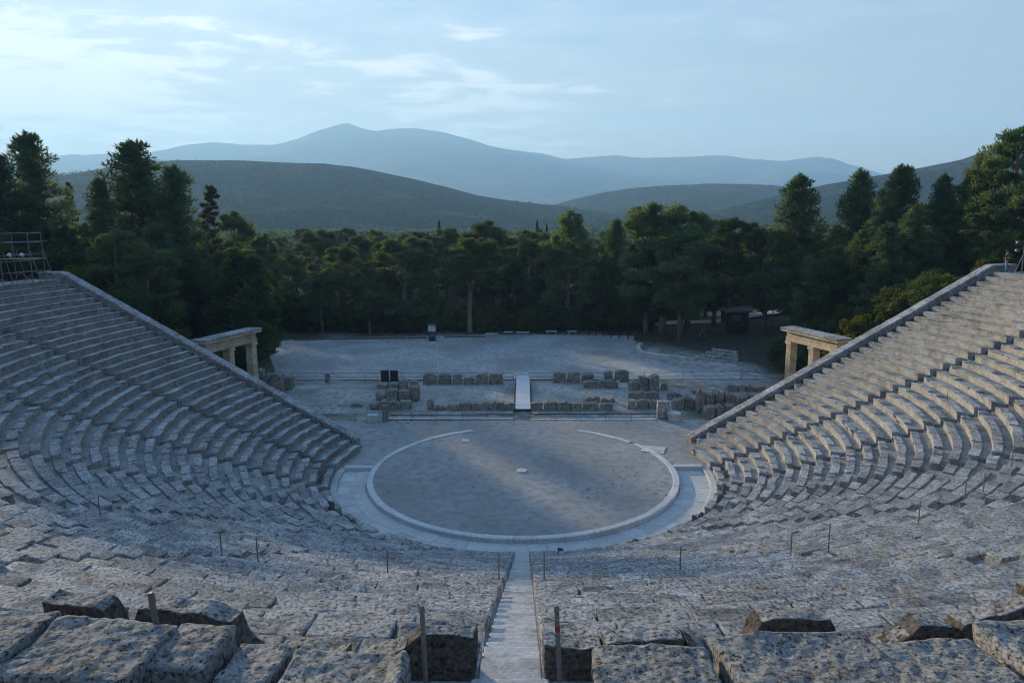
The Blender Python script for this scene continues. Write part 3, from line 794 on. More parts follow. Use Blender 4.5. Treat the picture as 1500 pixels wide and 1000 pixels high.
#--PART2--
# ------------------------------------------------------------------ gateways of the side entrances
def gateway(sx):
    side = 'left' if sx < 0 else 'right'
    if sx > 0: pa, pb = at_y(1158, 480, 17.5), at_y(1232, 494, 11.8)
    else: pa, pb = at_y(369, 480, 17.5), at_y(296, 498, 11.8)
    A = Vector((pa.x, 17.5)); B = Vector((pb.x, 11.8)); L_ = (B-A).length
    ztop = (pa.z+pb.z)/2; H = ztop
    root = empty('stone_gateway', (A.x, A.y, 0), math.atan2(B.y-A.y, B.x-A.x))
    tag(root, 'restored honey-coloured stone gateway with two openings behind the %s retaining wall' % side, 'gateway', 'gateways of the side entrances')
    dp = 0.72          # depth of the piers
    gm = M['gate']
    def blk(name, x0, x1, y0, y1, z0, z1, seed, parent=root, amp=.012, rad=.02):
        me = rough_box(name, x1-x0, y1-y0, z1-z0, gm, seed=seed, n=(5,3,3), rad=rad, amp=amp, freq=2.2)
        return put(name, me, parent, ((x0+x1)/2, y0, z0))
    he = H-1.18        # underside of the architrave
    piers = [(0.0, 0.60), (L_*0.52-0.28, L_*0.52+0.28), (L_-0.60, L_)]
    for i, (x0, x1) in enumerate(piers):
        p = None; z = -0.2; k = 0
        while z < he-0.32:
            z1 = min(z+1.02, he-0.30)
            if p is None: p = blk('pier', x0, x1, -dp/2, dp/2, z, z1, 800+i*7)
            else: blk('drum_block', x0+rng.uniform(-.01,.01)-x0-(x1-x0)/2, x1-x0-(x1-x0)/2+rng.uniform(-.01,.01), 0.0, dp, z+0.2+0.004, z1+0.2, 800+i*7+k, p)
            z = z1; k += 1
        blk('capital', -(x1-x0)/2-.09, (x1-x0)/2+.09, -.08, dp+.08, he-0.30+0.2+.004, he+0.2, 850+i, p, .008)
    for i, (x0, x1) in enumerate(((-0.08, L_*0.52), (L_*0.52, L_+0.08))):
        blk('architrave', x0+.004, x1-.004, -dp/2-.02, dp/2+.02, he+.003, he+0.40, 870+i)
        blk('frieze', x0+.03, x1-.03, -dp/2+.04, dp/2-.04, he+.403, he+0.84, 875+i)
    n = 5
    for i in range(n):
        x0 = -0.45+(L_+0.9)*i/n; x1 = -0.45+(L_+0.9)*(i+1)/n
        blk('cornice_block', x0+.006, x1-.006, -dp/2-.32, dp/2+.32, he+0.843, he+1.04, 880+i, root, .02)
        put('roof_slab', rough_box('roof_slab', x1-x0-.02, dp+0.8, 0.16, M['wallst'], seed=890+i, n=(5,5,1), rad=.03, amp=.03, freq=2, top=None), root, ((x0+x1)/2, -dp/2-.4, he+1.042))
    return root
gateway(-1); gateway(1)

# ------------------------------------------------------------------ ruins of the stage building
def px_block(name, x0, x1, ybase, ytop, depth, mat, seed, lab=None, cat='stone block', group=None, parent=None, z0=0.0, amp=0.04, top=None, rough=3, rot=0.0):
    a = at_z(x0, ybase, z0); b = at_z(x1, ybase, z0)
    Y = (a.y+b.y)/2; L_ = abs(b.x-a.x)
    zt_ = at_y((x0+x1)/2, ytop, Y+depth*0.5).z
    h = max(0.15, zt_-z0)
    me = rough_box(name, L_, depth, h, mat, seed=seed, n=(max(3, int(L_*3)), 3, 3), rad=.035, amp=amp, freq=1.9, fine=amp*.25, sink=0.15, top=top)
    o = put(name, me, None, ((a.x+b.x)/2, Y, z0), (0, 0, rot))
    if parent is not None:
        o.parent = parent; o.location = Vector(o.location)-parent.location
    if lab: tag(o, lab, cat, group)
    return o
ruin_seed = [1000]
def rs():
    ruin_seed[0] += 1; return ruin_seed[0]
def ruins():
    rearL = [(620,639,563,547),(642,660,563,547),(664,677,563,547.5),(680,694,563,552),(697,714,563,547),(717,737,563,547)]
    for i, (x0,x1,yb,yt) in enumerate(rearL):
        px_block('squared_block', x0, x1, yb, yt, 0.7, M['ruin'], rs(), 'squared brown block in the rear row left of the ramp, %s from the left' % ORD[i], 'stone block', 'squared blocks of the rear stage row', rot=rng.gauss(0,.06), amp=.07, top=[(0,rng.uniform(.85,1)),(rng.uniform(.3,.7),1.03),(1,rng.uniform(.85,1))])
    rearR = [(811,829,560,545),(832,849,560,544.5),(853,870,558,547),(886,897,557,543.5),(902,921,558,542)]
    for i, (x0,x1,yb,yt) in enumerate(rearR):
        px_block('squared_block', x0, x1, yb, yt, 0.7, M['ruin'], rs(), 'squared brown block in the rear row right of the ramp, %s from the ramp' % ORD[i], 'stone block', 'squared blocks of the rear stage row', rot=rng.gauss(0,.06), amp=.07, top=[(0,rng.uniform(.85,1)),(rng.uniform(.3,.7),1.03),(1,rng.uniform(.85,1))])
    def wall(label, stones, depth=0.65, lift=None):
        a = at_z(stones[0][0], stones[0][2], 0)
        root = empty('ruined_wall', (a.x, a.y, 0)); tag(root, label, 'ruined wall', 'ruined walls of the stage building')
        for (x0,x1,yb,yt) in stones:
            px_block('stone', x0+.4, x1-.4, yb, yt, depth*rng.uniform(.85,1.15), M['ruin'], rs(), parent=root, rot=rng.gauss(0,.07), amp=.075, top=[(0,rng.uniform(.75,1)),(rng.uniform(.3,.7),rng.uniform(.9,1.08)),(1,rng.uniform(.72,1))])
    wall('low stone footing in front, just left of the ramp', [(672,690,601,589),(690,703,601,587.5),(703,716,601,588),(716,729,601,587),(729,741,601,588.5),(741,753,601,588)])
    wall('low stone footing in front, just right of the ramp', [(777,795,601,588.5),(796,815,601,588),(816,836,601,587),(837,853,601,588),(855,877,601,587.5),(879,898,601,590)])
    wall('small rubble heap of stones behind the right-hand footing', [(858,868,589,582),(868,880,589,580),(882,892,589,583),(893,902,590,582)])
    wall('short brown footing with an upright end stone left of the rubble gap', [(625,636,601,585),(637,652,601,593),(653,670,601,592)])
    wall('long low row of half-buried stones at the left of the stage', [(471,492,598,592),(494,512,599,592),(513,531,599,590)])
    wall('tall rubble pier of stacked stones left of the stage', [(541,553,601,588),(554,566,601,586),(567,584,601,586),(586,603,600,587),(550,564,590,574),(565,583,590,569),(584,600,590,571),(601,612,588,566),(552,566,574,561),(568,583,573,560),(585,598,572,556),(600,612,572,555)], 0.9)
    wall('rough stone row behind the squared blocks at right', [(855,876,568,556.5),(878,888,567,557),(889,906,569,556)])
    wall('big broken stone pile at the right of the rear row', [(922,936,571,557),(937,950,572,550),(951,966,573,549),(968,978,571,559)], 0.9)
    wall('reddish cross wall in front of the right rear pile', [(919,931,599,584),(933,949,599,585),(950,964,599,586),(921,945,585,573),(946,966,584,573)], 0.8)
    wall('reddish brown wall stub behind the pale pedestal', [(985,1003,600,583),(1004,1020,600,582),(980,992,586,573),(993,1000,584,575)], 0.8)
    wall('tall ruined corner wall near the right retaining wall', [(1021,1032,604,568),(1033,1046,602,574),(1047,1060,601,572),(1062,1078,600,575),(1015,1026,577,567)], 1.0)
    wall('stepped stone courses beside the right retaining wall', [(1031,1047,613,594),(1048,1062,612,592),(1063,1080,611,593),(1081,1098,608,592),(1062,1084,592,580),(1085,1110,590,578)], 1.0)
    wall('squared stones at the rear right by the fence end', [(1065,1082,573,562),(1083,1092,573,562),(1094,1104,573,563),(1106,1122,574,565)], 0.8)
    wall('stone steps at the foot of the left gateway', [(376,386,575,541),(387,396,578,544),(397,413,580,543),(414,428,572,551)], 0.9)
    # single stones with a look of their own
    px_block('standing_stone', 963, 981, 614, 587, .5, M['wallst'], rs(), 'tall grey standing stone at the right end of the front fence', 'stone block', amp=.02)
    px_block('standing_stone', 560, 568, 617, 593, .45, M['ruin'], rs(), 'narrow dark standing stone at the left end of the front fence', 'stone block', amp=.02)
    px_block('pale_block', 538, 554, 618, 607, .6, M['kerb'], rs(), 'low pale squared block left of the dark standing stone', 'stone block', amp=.02)
    # pale drum right
    p = at_z(987, 615, 0); m = MB(); n = 20
    for z0_, z1_, r_ in ((0,.5,.46),(.5,.62,.56)):
        m.tube([(0,0,z0_),(0,0,z1_)], r_, n)
    tag(m.build('altar_drum', M['kerb'], None, loc=(p.x, p.y, 0)), 'pale round stone drum with wider cap beside the standing stone', 'stone drum')
    for (x, y, w_, lab) in ((683, 647, 9, 'flat pale stone lying left of the far kerb arc'), (955, 663, 30, 'pale flat slabs bedded beyond the right channel end'), (905, 560, 6, 'small white stone near the rear right blocks')):
        q = at_z(x, y, 0); me = rough_box('flat_stone', w_*.055, w_*.04+.3, .07, M['paving'], seed=rs(), n=(6,5,1), rad=.03, amp=.06, freq=1.6)
        tag(put('flat_stone', me, None, (q.x, q.y, -0.03), (0,0,rng.uniform(-.4,.4))), lab, 'stone slab')
    # a low mound of earth with pale dust on the left of the stage
    V = []; Fc = []; nx, ny = 40, 16
    for i in range(nx+1):
        for j in range(ny+1):
            u, v = i/nx, j/ny; x = -23.5+u*13; y = 14.5+v*10.5
            e = math.sin(math.pi*u)**.7*math.sin(math.pi*v)**.7
            V.append((x, y, -0.06+e*(0.62+0.35*mnoise.noise(Vector((x*.35, y*.35, 0))))))
    for i in range(nx):
        for j in range(ny): Fc.append((i*(ny+1)+j, (i+1)*(ny+1)+j, (i+1)*(ny+1)+j+1, i*(ny+1)+j+1))
    tag(put('earth_mound', mesh_np('earth_mound', V, Fc, (M['ground'],), True)), kind='structure')
    # sunken pale floors between the footings
    sheet('stage_floor', [(-11.5,14.0),(-0.8,14.0),(-0.8,25.6),(-11.5,25.6)], -0.016, M['ground'])
    sheet('stage_floor', [(0.8,14.0),(14,14.0),(14,25.2),(0.8,25.2)], -0.016, M['ground'])
ruins()

def ramp_walk():
    a, b = at_z(764, 601, 0), at_z(763, 551, 0.55)
    root = empty('board_ramp', (0.0, a.y, 0)); tag(root, 'narrow white boarded ramp crossing the stage ruins', 'ramp')
    n = 30; y0 = 0; y1 = b.y-a.y; w_ = .66
    me = None
    for i in range(n):
        m = MB(); m.box(-w_, w_, 0.006, (y1)/n-.006, 0, .05)
        if me is None: me = m.mesh('plank', M['white'])
        put('plank', me, root, (0, y1*i/n, 0.10+0.45*i/n + rng.gauss(0,.003)), (math.atan2(.45, y1)+rng.gauss(0,.004), rng.gauss(0,.004), 0))
    for sx in (-1, 1):
        m = MB(); m.add([(sx*(w_+.01), 0, -.05), (sx*(w_+.01), y1, -.05), (sx*(w_+.01), y1, .53), (sx*(w_+.01), 0, .09),
                         (sx*(w_+.06), 0, -.05), (sx*(w_+.06), y1, -.05), (sx*(w_+.06), y1, .53), (sx*(w_+.06), 0, .09)],
                        [(0,1,2,3),(7,6,5,4),(0,4,5,1),(3,2,6,7),(1,5,6,2),(0,3,7,4)])
        m.build('side_beam', M['darkwood'], root)
ramp_walk()

# fences ---------------------------------------------------------------
def fence(lab, pts, h, spacing, rails, rail_r=.014, post_r=.02, name='rail_fence'):
    root = empty(name, (pts[0][0], pts[0][1], 0)); tag(root, lab, 'fence', 'rail fences round the stage')
    o0 = Vector((pts[0][0], pts[0][1], 0))
    m = MB(); m.tube([(0,0,-.02),(0,0,h)], post_r, 6); pm = m.mesh('post', M['rail'])
    m = MB(); m.tube([(0,0,h-.01),(0,0,h+.03)], post_r*1.5, 6)
    for (x0,y0),(x1,y1) in zip(pts[:-1], pts[1:]):
        a, b = Vector((x0,y0,0)), Vector((x1,y1,0)); n = max(1, round((b-a).length/spacing))
        for i in range(n+1):
            q = a+(b-a)*i/n-o0; put('post', pm, root, q, (rng.gauss(0,.02), rng.gauss(0,.02), 0))
        for z in rails:
            m = MB()
            P = []
            for i in range(n+1):
                P.append(a+(b-a)*i/n-o0+Vector((0,0,z)))
                if i < n: P.append(a+(b-a)*(i+.5)/n-o0+Vector((0,0,z-.02)))
            m.tube(P, rail_r, 5); m.build('rail', M['rail'], root)
    return root
def gp(px, py, z=0): p = at_z(px, py, z); return (p.x, p.y)
fence('thin rail fence in front of the stage, left of the ramp', [gp(566,617), gp(752,616)], .85, 1.95, (.45,.82))
fence('thin rail fence in front of the stage, right of the ramp', [gp(776,616), gp(962,618)], .85, 1.95, (.45,.82))
fence('thin rail fence behind the stage, left of the ramp', [gp(428,559), gp(752,559)], .95, 4.0, (.5,.93), .018, .025)
fence('thin rail fence behind the stage, right of the ramp', [gp(776,559), gp(1000,558), gp(1085,556)], .95, 4.0, (.5,.93), .018, .025)
fence('pale rail running from the rear fence to the right gateway', [gp(1087,556), (26.0, 24.2), (27.0, 17.6)], 1.0, 4.5, (.55,.97), .03, .03)
# stone strips under the fences
for (x0,x1,y,lab) in ((566,752,615.2,'left'),(776,962,616.2,'right')):
    a, b = at_z(x0,y,0), at_z(x1,y,0); L_ = b.x-a.x; n = 8
    root = empty('stone_strip', (a.x, a.y, 0)); tag(root, 'pale stone strip along the foot of the front fence, %s of the ramp' % lab, 'kerb', 'stone strips under the front fence')
    for i in range(n):
        me = rough_box('strip_slab', L_/n-.02, .30, .07, M['paving'], seed=1300+i, n=(6,2,1), rad=.02, amp=.015)
        put('strip_slab', me, root, (L_*(i+.5)/n, .25+(b.y-a.y)*(i+.5)/n, -.03))

# things on and around the court -----------------------------------------
def court_things():
    # two dark boards by the rear fence
    for x0, x1, lab in ((557.5,569.5,'dark upright panel by the rear fence, left of the pair'), (571,583,'dark upright panel by the rear fence, right of the pair')):
        a, b = at_z(x0,561,0), at_z(x1,561,0); w_ = b.x-a.x; h = 1.28
        root = empty('display_panel', ((a.x+b.x)/2, a.y+.3, 0), rng.gauss(0,.03)); tag(root, lab, 'panel', 'dark panels by the rear fence')
        m = MB(); m.box(-w_/2+.05,w_/2-.05,-.03,.03,.12,h-.07); m.build('board', M['dark'], root)
        m = MB()
        m.box(-w_/2,w_/2,-.05,.05,h-.07,h); m.box(-w_/2,-w_/2+.05,-.05,.05,0,h-.072); m.box(w_/2-.05,w_/2,-.05,.05,0,h-.072); m.box(-w_/2+.052,w_/2-.052,-.045,.045,.05,.118)
        m.build('frame', M['rail'], root)
    # T-shaped lectern sign
    p = at_z(480, 559, 0); root = empty('sign_pedestal', (p.x, p.y, 0)); tag(root, 'stone pedestal with a wide flat top behind the left rear fence', 'pedestal')
    put('pillar', rough_box('pillar', .42,.36,.82, M['ruin'], seed=1401, n=(3,3,4), rad=.03, amp=.02), root, (0,-.18,0))
    put('top_slab', rough_box('top_slab', .95,.6,.14, M['wallst'], seed=1402, n=(6,4,1), rad=.02, amp=.015), root, (0,-.3,.822))
    # notice board on two posts
    p = at_z(633, 499, 0); root = empty('notice_board', (p.x, p.y, 0)); tag(root, 'pale notice board on dark posts at the far edge of the court', 'notice board')
    m = MB(); m.box(-.5,.5,-.03,.03,1.25,2.2); m.build('board', M['white'], root)
    for sx in (-.42,.42):
        m = MB(); m.box(sx-.05,sx+.05,.035,.12,0,2.2); m.build('leg', M['darkwood'], root)
    m = MB(); m.box(-.6,.6,-.25,.28,0,0,None) if False else None
    m.add([(-.62,-.28,2.23),(.62,-.28,2.23),(.62,.05,2.4),(-.62,.05,2.4),(.62,.36,2.23),(-.62,.36,2.23),(-.62,-.28,2.19),(.62,-.28,2.19),(.62,.36,2.19),(-.62,.36,2.19)],
          [(0,1,2,3),(3,2,4,5),(6,9,8,7),(0,6,7,1),(5,4,8,9),(0,3,5,9,6),(1,7,8,4,2)])
    m.build('roof', M['darkwood'], root)
    m = MB(); m.box(-.35,.35,-.3,.25,0,.62); m.build('box', M['dark'], root)
    # benches
    def bench(px, py, w_, lab):
        p = at_z(px, py, 0); root = empty('park_bench', (p.x, p.y, ground_z(p.x,p.y)+.05)); tag(root, lab, 'bench', 'pale benches at the far edge of the court')
        m = MB(); m.box(-w_/2,w_/2,-.22,.22,.40,.47); m.build('seat', M['white'], root)
        for sx in (-1,1):
            m = MB(); m.box(sx*w_*.38-.05,sx*w_*.38+.05,-.18,.18,0,.398); m.build('leg', M['wallst'], root)
    bench(720, 493, 1.7, 'pale bench right of the lone pine trunk at the court edge')
    bench(745, 490.5, 1.2, 'pale short bench, second right of the lone pine trunk')
    bench(766, 491, 1.8, 'pale bench, third right of the lone pine trunk')
    bench(808, 489.5, 1.5, 'pale bench left of the bollard row at the court edge')
    bench(838, 489.5, 1.3, 'pale bench nearest to the bollard row')
    m0 = None
    for i, (x, y) in enumerate(((850,489.5),(862,490.5),(873,492),(884,492.5),(895,494),(907,495),(920,496.5),(932,498))):
        p = at_z(x, y, 0); m = MB(); m.tube([(0,0,-.1),(0,0,.72),(0,0,.8)], [.085,.085,.05], 8)
        if m0 is None: m0 = m.mesh('bollard', M['darkwood'])
        tag(put('bollard', m0, None, (p.x, p.y, ground_z(p.x,p.y)+.05)), 'short dark bollard at the court edge, %s from the left' % ORD[i], 'bollard', 'bollards along the court edge')
    # far kerb logs of the court
    def low_wall(name, lab, pix, h, w_, mat, z0=0.0, step=1.0, group=None, piece='stone'):
        P = [Vector(gp(x, y, z0)) for x, y in pix]
        root = empty(name, (P[0].x, P[0].y, z0)); tag(root, lab, 'wall', group); o0 = P[0]
        meshes = [rough_box(piece, 1.0, w_, h, mat, seed=1500+i, n=(5,2,2), rad=.03, amp=.035, freq=2.2, sink=.2) for i in range(4)]
        for a, b in zip(P[:-1], P[1:]):
            n = max(1, round((b-a).length/step)); d = (b-a)/n; an = math.atan2(d.y, d.x)
            for i in range(n):
                q = a+d*(i+.5)-o0
                put(piece, meshes[rng.randrange(4)], root, (q.x, q.y, rng.gauss(0,.012)), (rng.gauss(0,.01), rng.gauss(0,.01), an+rng.gauss(0,.02)), (d.length*.985,1,1))
        return root
    low_wall('low_wall', 'low curved stone wall round the raised corner right of the court', [(936,509),(932,514),(933,519),(940,523),(955,526),(980,529),(1005,532.5)], .68, .45, M['paving'])
    low_wall('log_kerb', 'low dark kerb along the far left edge of the court', [(430,499),(480,497.5),(540,496.5),(625,495.5)], .22, .25, M['wood'], step=2.5, piece='log')
    low_wall('log_kerb', 'low pale kerb along the far middle edge of the court', [(650,494.5),(690,494),(712,494)], .2, .25, M['wood'], step=2.5, piece='log')
    # stone bench rows right of the court
    for k in range(5):
        x0, y0 = 1006+k*9, 532-k*4.2; x1, y1 = 1083-k*1.0, 541-k*5.2
        z0 = 0.02+k*.28
        a, b = at_z(x0, y0, z0), at_z(x1, y1, z0)
        L_ = (b-a).length; n = 5; an = math.atan2(b.y-a.y, b.x-a.x)
        root = empty('stone_bench_row', (a.x, a.y, z0)); tag(root, 'pale straight stone bench beside the court, %s row from the front' % ORD[k], 'bench', 'stone bench rows right of the court')
        for i in range(n):
            me = rough_box('bench_stone', L_/n-.03, .42, .38, M['wallst'], seed=1550+i, n=(5,2,2), rad=.03, amp=.02, sink=.3)
            d = (b-a)/L_*(L_*(i+.5)/n)
            put('bench_stone', me, root, (d.x, d.y, rng.gauss(0,.01)), (0,0,an+rng.gauss(0,.01)))
    # marker post at the end of the bench rows
    p = at_z(1086, 540, .1); tag(put('marker_post', rough_box('marker_post', .3,.3,.75, M['gate'], seed=1570, n=(3,3,3), rad=.03, amp=.02), None, (p.x, p.y, 0)), 'short ochre stone marker at the end of the bench rows', 'marker')
    # dark wooden kiosk
    z0 = .9; a, b = at_z(1063,484,z0), at_z(1097,484,z0); w_ = b.x-a.x; Y = a.y
    root = empty('kiosk', ((a.x+b.x)/2, Y, z0-.3), .12); tag(root, 'dark wooden kiosk with flat roof among the trees right of the court', 'kiosk')
    n = 8
    bd = MB(); bd.box(-w_/2+.06,w_/2-.06,.06,2.2,0,2.75); bd.build('body', M['dark'], root)
    for i in range(9):
        m = MB(); m.box(-w_/2,w_/2,0,.055,.1+i*.3,.1+i*.3+.28)
        if i in (5,6,7):
            m = MB(); m.box(-w_/2,-w_/2+.75,0,.055,.1+i*.3,.1+i*.3+.28); m.box(w_/2-1.0,w_/2,0,.055,.1+i*.3,.1+i*.3+.28)
        m.build('plank', M['darkwood'], root)
    m = MB(); m.box(-w_/2-.3,w_/2+.3,-.5,2.5,2.78,2.95); m.build('roof', M['rail'], root)
    m = MB(); m.box(-w_/2+.75,w_/2-1.0,-.06,.08,1.52,1.6); m.build('counter', M['rail'], root)
    m = MB(); m.box(-w_/2+.76,w_/2-1.01,.03,.05,1.7,2.4); m.build('shutter', M['rail'], root)
    # pale path passing behind the kiosk
    P = [(19, 59), (24, 60.5), (30, 61), (38, 59), (46, 55)]; V = []; Fc = []
    for i in range(25):
        t = i/24*(len(P)-1); k_ = min(len(P)-2, int(t)); f = t-k_; x = P[k_][0]*(1-f)+P[k_+1][0]*f; y = P[k_][1]*(1-f)+P[k_+1][1]*f
        for o_ in (-1.5, -.5, .5, 1.5): V.append((x, y+o_, max(ground_z(x, y+o_), ground_z(x+.8, y+o_), ground_z(x-.8, y+o_))+.12))
    for i in range(24):
        for j in range(3): Fc.append((i*4+j, (i+1)*4+j, (i+1)*4+j+1, i*4+j+1))
    tag(put('path', mesh_np('path', V, Fc, (M['court'],), True)), kind='structure')
    # cable across the court
    m = MB(); P = []
    for i in range(22):
        t = i/21; x = 640+3.5*t+1.2*math.sin(t*9)+.8*math.sin(t*23); y = 497+58*t
        q = at_z(x, y, 0); P.append((q.x, q.y, .02))
    m.tube(P, .05, 6); tag(m.build('cable', M['white'], None, smooth=True), 'pale cable snaking across the gravel court', 'cable')
court_things()

# ------------------------------------------------------------------ scaffold, mast and people on the walkway
def scaffold():
    Y0 = 7.2
    c = at_y(30, 402, Y0)
    root = empty('scaffold_tower', (c.x, Y0, Z_TOP)); tag(root, 'steel scaffold tower with sloping braces at the left end of the walkway', 'scaffold')
    k = (at_y(62,402,Y0).x-at_y(0,402,Y0).x)/62.0      # metres per pixel here
    def T(name, pts, r=.03): 
        m = MB(); m.tube([((x-30)*k, dy, (402-y)*k) for x, y, dy in pts], r, 6); return m.build(name, M['galv'], root)
    for dy in (0, 1.5):
        for x in (3, 47): T('upright', [(x,408,dy),(x,327,dy)], .032)
        T('brace', [(8,353,dy),(20,408,dy)], .026); T('brace', [(48,352,dy),(62,408,dy)], .026)
        T('ledger', [(-8,341,dy),(56,340,dy)], .036); T('ledger', [(-8,360,dy),(46,358,dy)]); T('ledger', [(0,369,dy),(50,366,dy)]); T('ledger', [(4,385,dy),(55,382,dy)])
        T('guard_rail', [(0,328,dy),(48,327,dy)], .022)
        T('brace', [(31,384,dy),(8,405,dy)], .026); T('brace', [(31,384,dy),(54,402,dy)], .026)
    for x in (3, 47):
        for y in (341, 366, 328): T('transom', [(x,y,0),(x,y,1.5)], .026)
    for i in range(4):
        m = MB(); m.box(-33*k, 22*k, .08+i*.35, .40+i*.35, 36*k+.04, 36*k+.08); m.build('deck_board', M['wood'], root)
    for x in (20, 38):
        m = MB(); m.tube([((x-30)*k,-.05,(402-360)*k),((x-30)*k,-.22,(402-357)*k)], [.10,.14], 10); m.build('floodlight', M['white'], root)
scaffold()
def mast():
    Y0 = 9.8; c = at_y(1497, 392, Y0)
    root = empty('lighting_stand', (c.x, Y0, Z_TOP)); tag(root, 'metal lighting stand with splayed legs at the right edge of the walkway', 'lighting stand')
    m = MB(); m.tube([(0,0,0),(0,0,3.0)], .03, 8); m.build('mast', M['galv'], root)
    for dx, dy in ((-.55,.0),(.4,.45),(.4,-.45)):
        m = MB(); m.tube([(0,0,1.5),(dx,dy,0)], .02, 6); m.build('leg', M['galv'], root)
    for z in (2.55, 1.95):
        m = MB(); m.tube([(-.7,0,z),(.7,0,z)], .02, 6); m.build('crossbar', M['galv'], root)
        for x in (-.55, .5):
            m = MB(); m.tube([(x,.08,z-.12),(x,-.14,z-.16)], [.09,.13], 10); m.build('lamp_head', M['galv'], root)
mast()

def person(name, lab, loc, rz, shirt, trousers, hair, pose=0, h=1.72):
    """skinned figure: joints as connected vertices with radii, one continuous surface"""
    k = h/1.75
    J = {'pel':(0,0,.95,.135,.10),'bel':(0,0,1.10,.125,.095),'che':(0,.0,1.32,.150,.10),'nec':(0,.01,1.50,.055,.055),'hd0':(0,-.01,1.58,.075,.085),'hd1':(0,-.01,1.68,.078,.092)}
    E_ = [('pel','bel'),('bel','che'),('che','nec'),('nec','hd0'),('hd0','hd1')]
    for s, n_ in ((1,'l'),(-1,'r')):
        st = .06 if s > 0 else -.05
        J.update({'hip'+n_:(.095*s,0,.88,.09,.09),'kne'+n_:(.11*s,-.02+st,.50,.062,.062),'ank'+n_:(.12*s,.03+st,.10,.042,.042),'toe'+n_:(.14*s,-.14+st,.04,.04,.03),
                  'sho'+n_:(.185*s,0,1.42,.06,.06),'elb'+n_:((.27*s if pose == 0 else .26*s),(.03 if pose == 0 else .0),1.14,.042,.042),
                  'wri'+n_:((.28*s if pose == 0 else .12*s),(-.06 if pose == 0 else -.20),(.90 if pose == 0 else 1.22),.030,.028)})
        wx, wy, wz = J['wri'+n_][:3]; dz = -.055 if pose == 0 else .04; dy = -.015 if pose == 0 else -.03
        J['pal'+n_] = (wx, wy+dy, wz+dz, .032, .022)
        E_ += [('pel','hip'+n_),('hip'+n_,'kne'+n_),('kne'+n_,'ank'+n_),('ank'+n_,'toe'+n_),('che','sho'+n_),('sho'+n_,'elb'+n_),('elb'+n_,'wri'+n_),('wri'+n_,'pal'+n_)]
        for f in range(4):
            J['f%d%s' % (f, n_)] = (wx+(f-1.5)*.02, wy+dy*1.6, wz+dz*(2.2+.25*(f in (1,2))), .009, .009)
            J['g%d%s' % (f, n_)] = (wx+(f-1.5)*.021, wy+dy*1.6-.02, wz+dz*(2.75+.3*(f in (1,2))), .008, .008)
            E_ += [('pal'+n_, 'f%d%s' % (f, n_)), ('f%d%s' % (f, n_), 'g%d%s' % (f, n_))]
        J['th'+n_] = (wx-.045*s, wy+dy-.02, wz+dz*1.3, .010, .010); E_.append(('pal'+n_, 'th'+n_))
    names = list(J); ix = {n_: i for i, n_ in enumerate(names)}
    me = bpy.data.meshes.new('body'); me.from_pydata([tuple(c*k for c in J[n_][:3]) for n_ in names], [(ix[a], ix[b]) for a, b in E_], [])
    o = bpy.data.objects.new('body_tmp', me); COL.objects.link(o)
    md = o.modifiers.new('skin', 'SKIN')
    for n_ in names:
        sv = me.skin_vertices[0].data[ix[n_]]; sv.radius = (J[n_][3]*k, J[n_][4]*k); sv.use_root = (n_ == 'pel')
    o.modifiers.new('sub', 'SUBSURF').levels = 1
    dg = bpy.context.evaluated_depsgraph_get(); dg.update()
    ev = o.evaluated_get(dg); bm_ = bpy.data.meshes.new_from_object(ev)
    bpy.data.objects.remove(o)
    skin = simple('skin', (0.42,0.26,0.19), .6, 0, 20, .08)
    for mt in (skin, shirt, trousers, M['dark']): bm_.materials.append(mt)
    for p in bm_.polygons:
        z = p.center.z/k; ax_ = abs(p.center.x)/k
        p.use_smooth = True
        arm = ax_ > .20 or (pose and z > 1.1 and p.center.y < -.11*k)
        if z < .09: p.material_index = 3
        elif z < .97 and not arm: p.material_index = 2
        elif z > 1.47: p.material_index = 0
        elif arm and z < (1.10 if pose == 0 else 1.24) : p.material_index = 0
        else: p.material_index = 1
    bm_.name = name
    root = put(name, bm_, None, loc, (0,0,rz)); tag(root, lab, 'person')
    # hair cap and face
    V = []; Fc = []; nu, nv = 12, 7
    for j in range(nv):
        ph = math.pi*.5*j/(nv-1)*1.25
        for i in range(nu):
            th = 2*math.pi*i/nu; f = 1.0 if math.sin(th) > -.3 else (.62 if j > 3 else 1)
            V.append((.088*k*math.sin(ph)*math.cos(th), (.0+.104*math.sin(ph)*math.sin(th)*f)*k, (1.672+.10*math.cos(ph))*k))
    for j in range(nv-1):
        for i in range(nu):
            Fc.append((j*nu+i, j*nu+(i+1) % nu, (j+1)*nu+(i+1) % nu, (j+1)*nu+i))
    put('hair', mesh_np('hair', V, Fc, (hair,), True), root)
    m = MB(); m.tube([(0,-.098*k,1.645*k),(0,-.118*k,1.612*k)], [.008,.016], 6); m.build('nose', skin, root)
    for s in (-1,1):
        m = MB(); m.tube([(s*.03*k,-.088*k,1.65*k),(s*.03*k,-.096*k,1.65*k)], .011, 6); m.build('eye', M['dark'], root)
        m = MB(); m.tube([(s*.078*k,.0,1.66*k),(s*.092*k,.008,1.64*k),(s*.08*k,.0,1.60*k)], [.010,.016,.009], 6); m.build('ear', skin, root)
    m = MB(); m.tube([(-.026*k,-.092*k,1.577*k),(0,-.10*k,1.575*k),(.026*k,-.092*k,1.577*k)], .006, 5); m.build('mouth', simple('lips', (0.30,0.12,0.10), .6), root)
    return root
p = at_y(1474, 389, 11.0)
person('person', 'person in a dark red top and pale jeans standing at the walkway end', (p.x, p.y, Z_TOP+.01), .5, simple('red_cloth', (0.16,0.035,0.03), .85), simple('denim', (0.22,0.29,0.40), .85), simple('dark_hair', (0.02,0.014,0.010), .6), 1, 1.72)
p = at_z(1028, 501, .6)
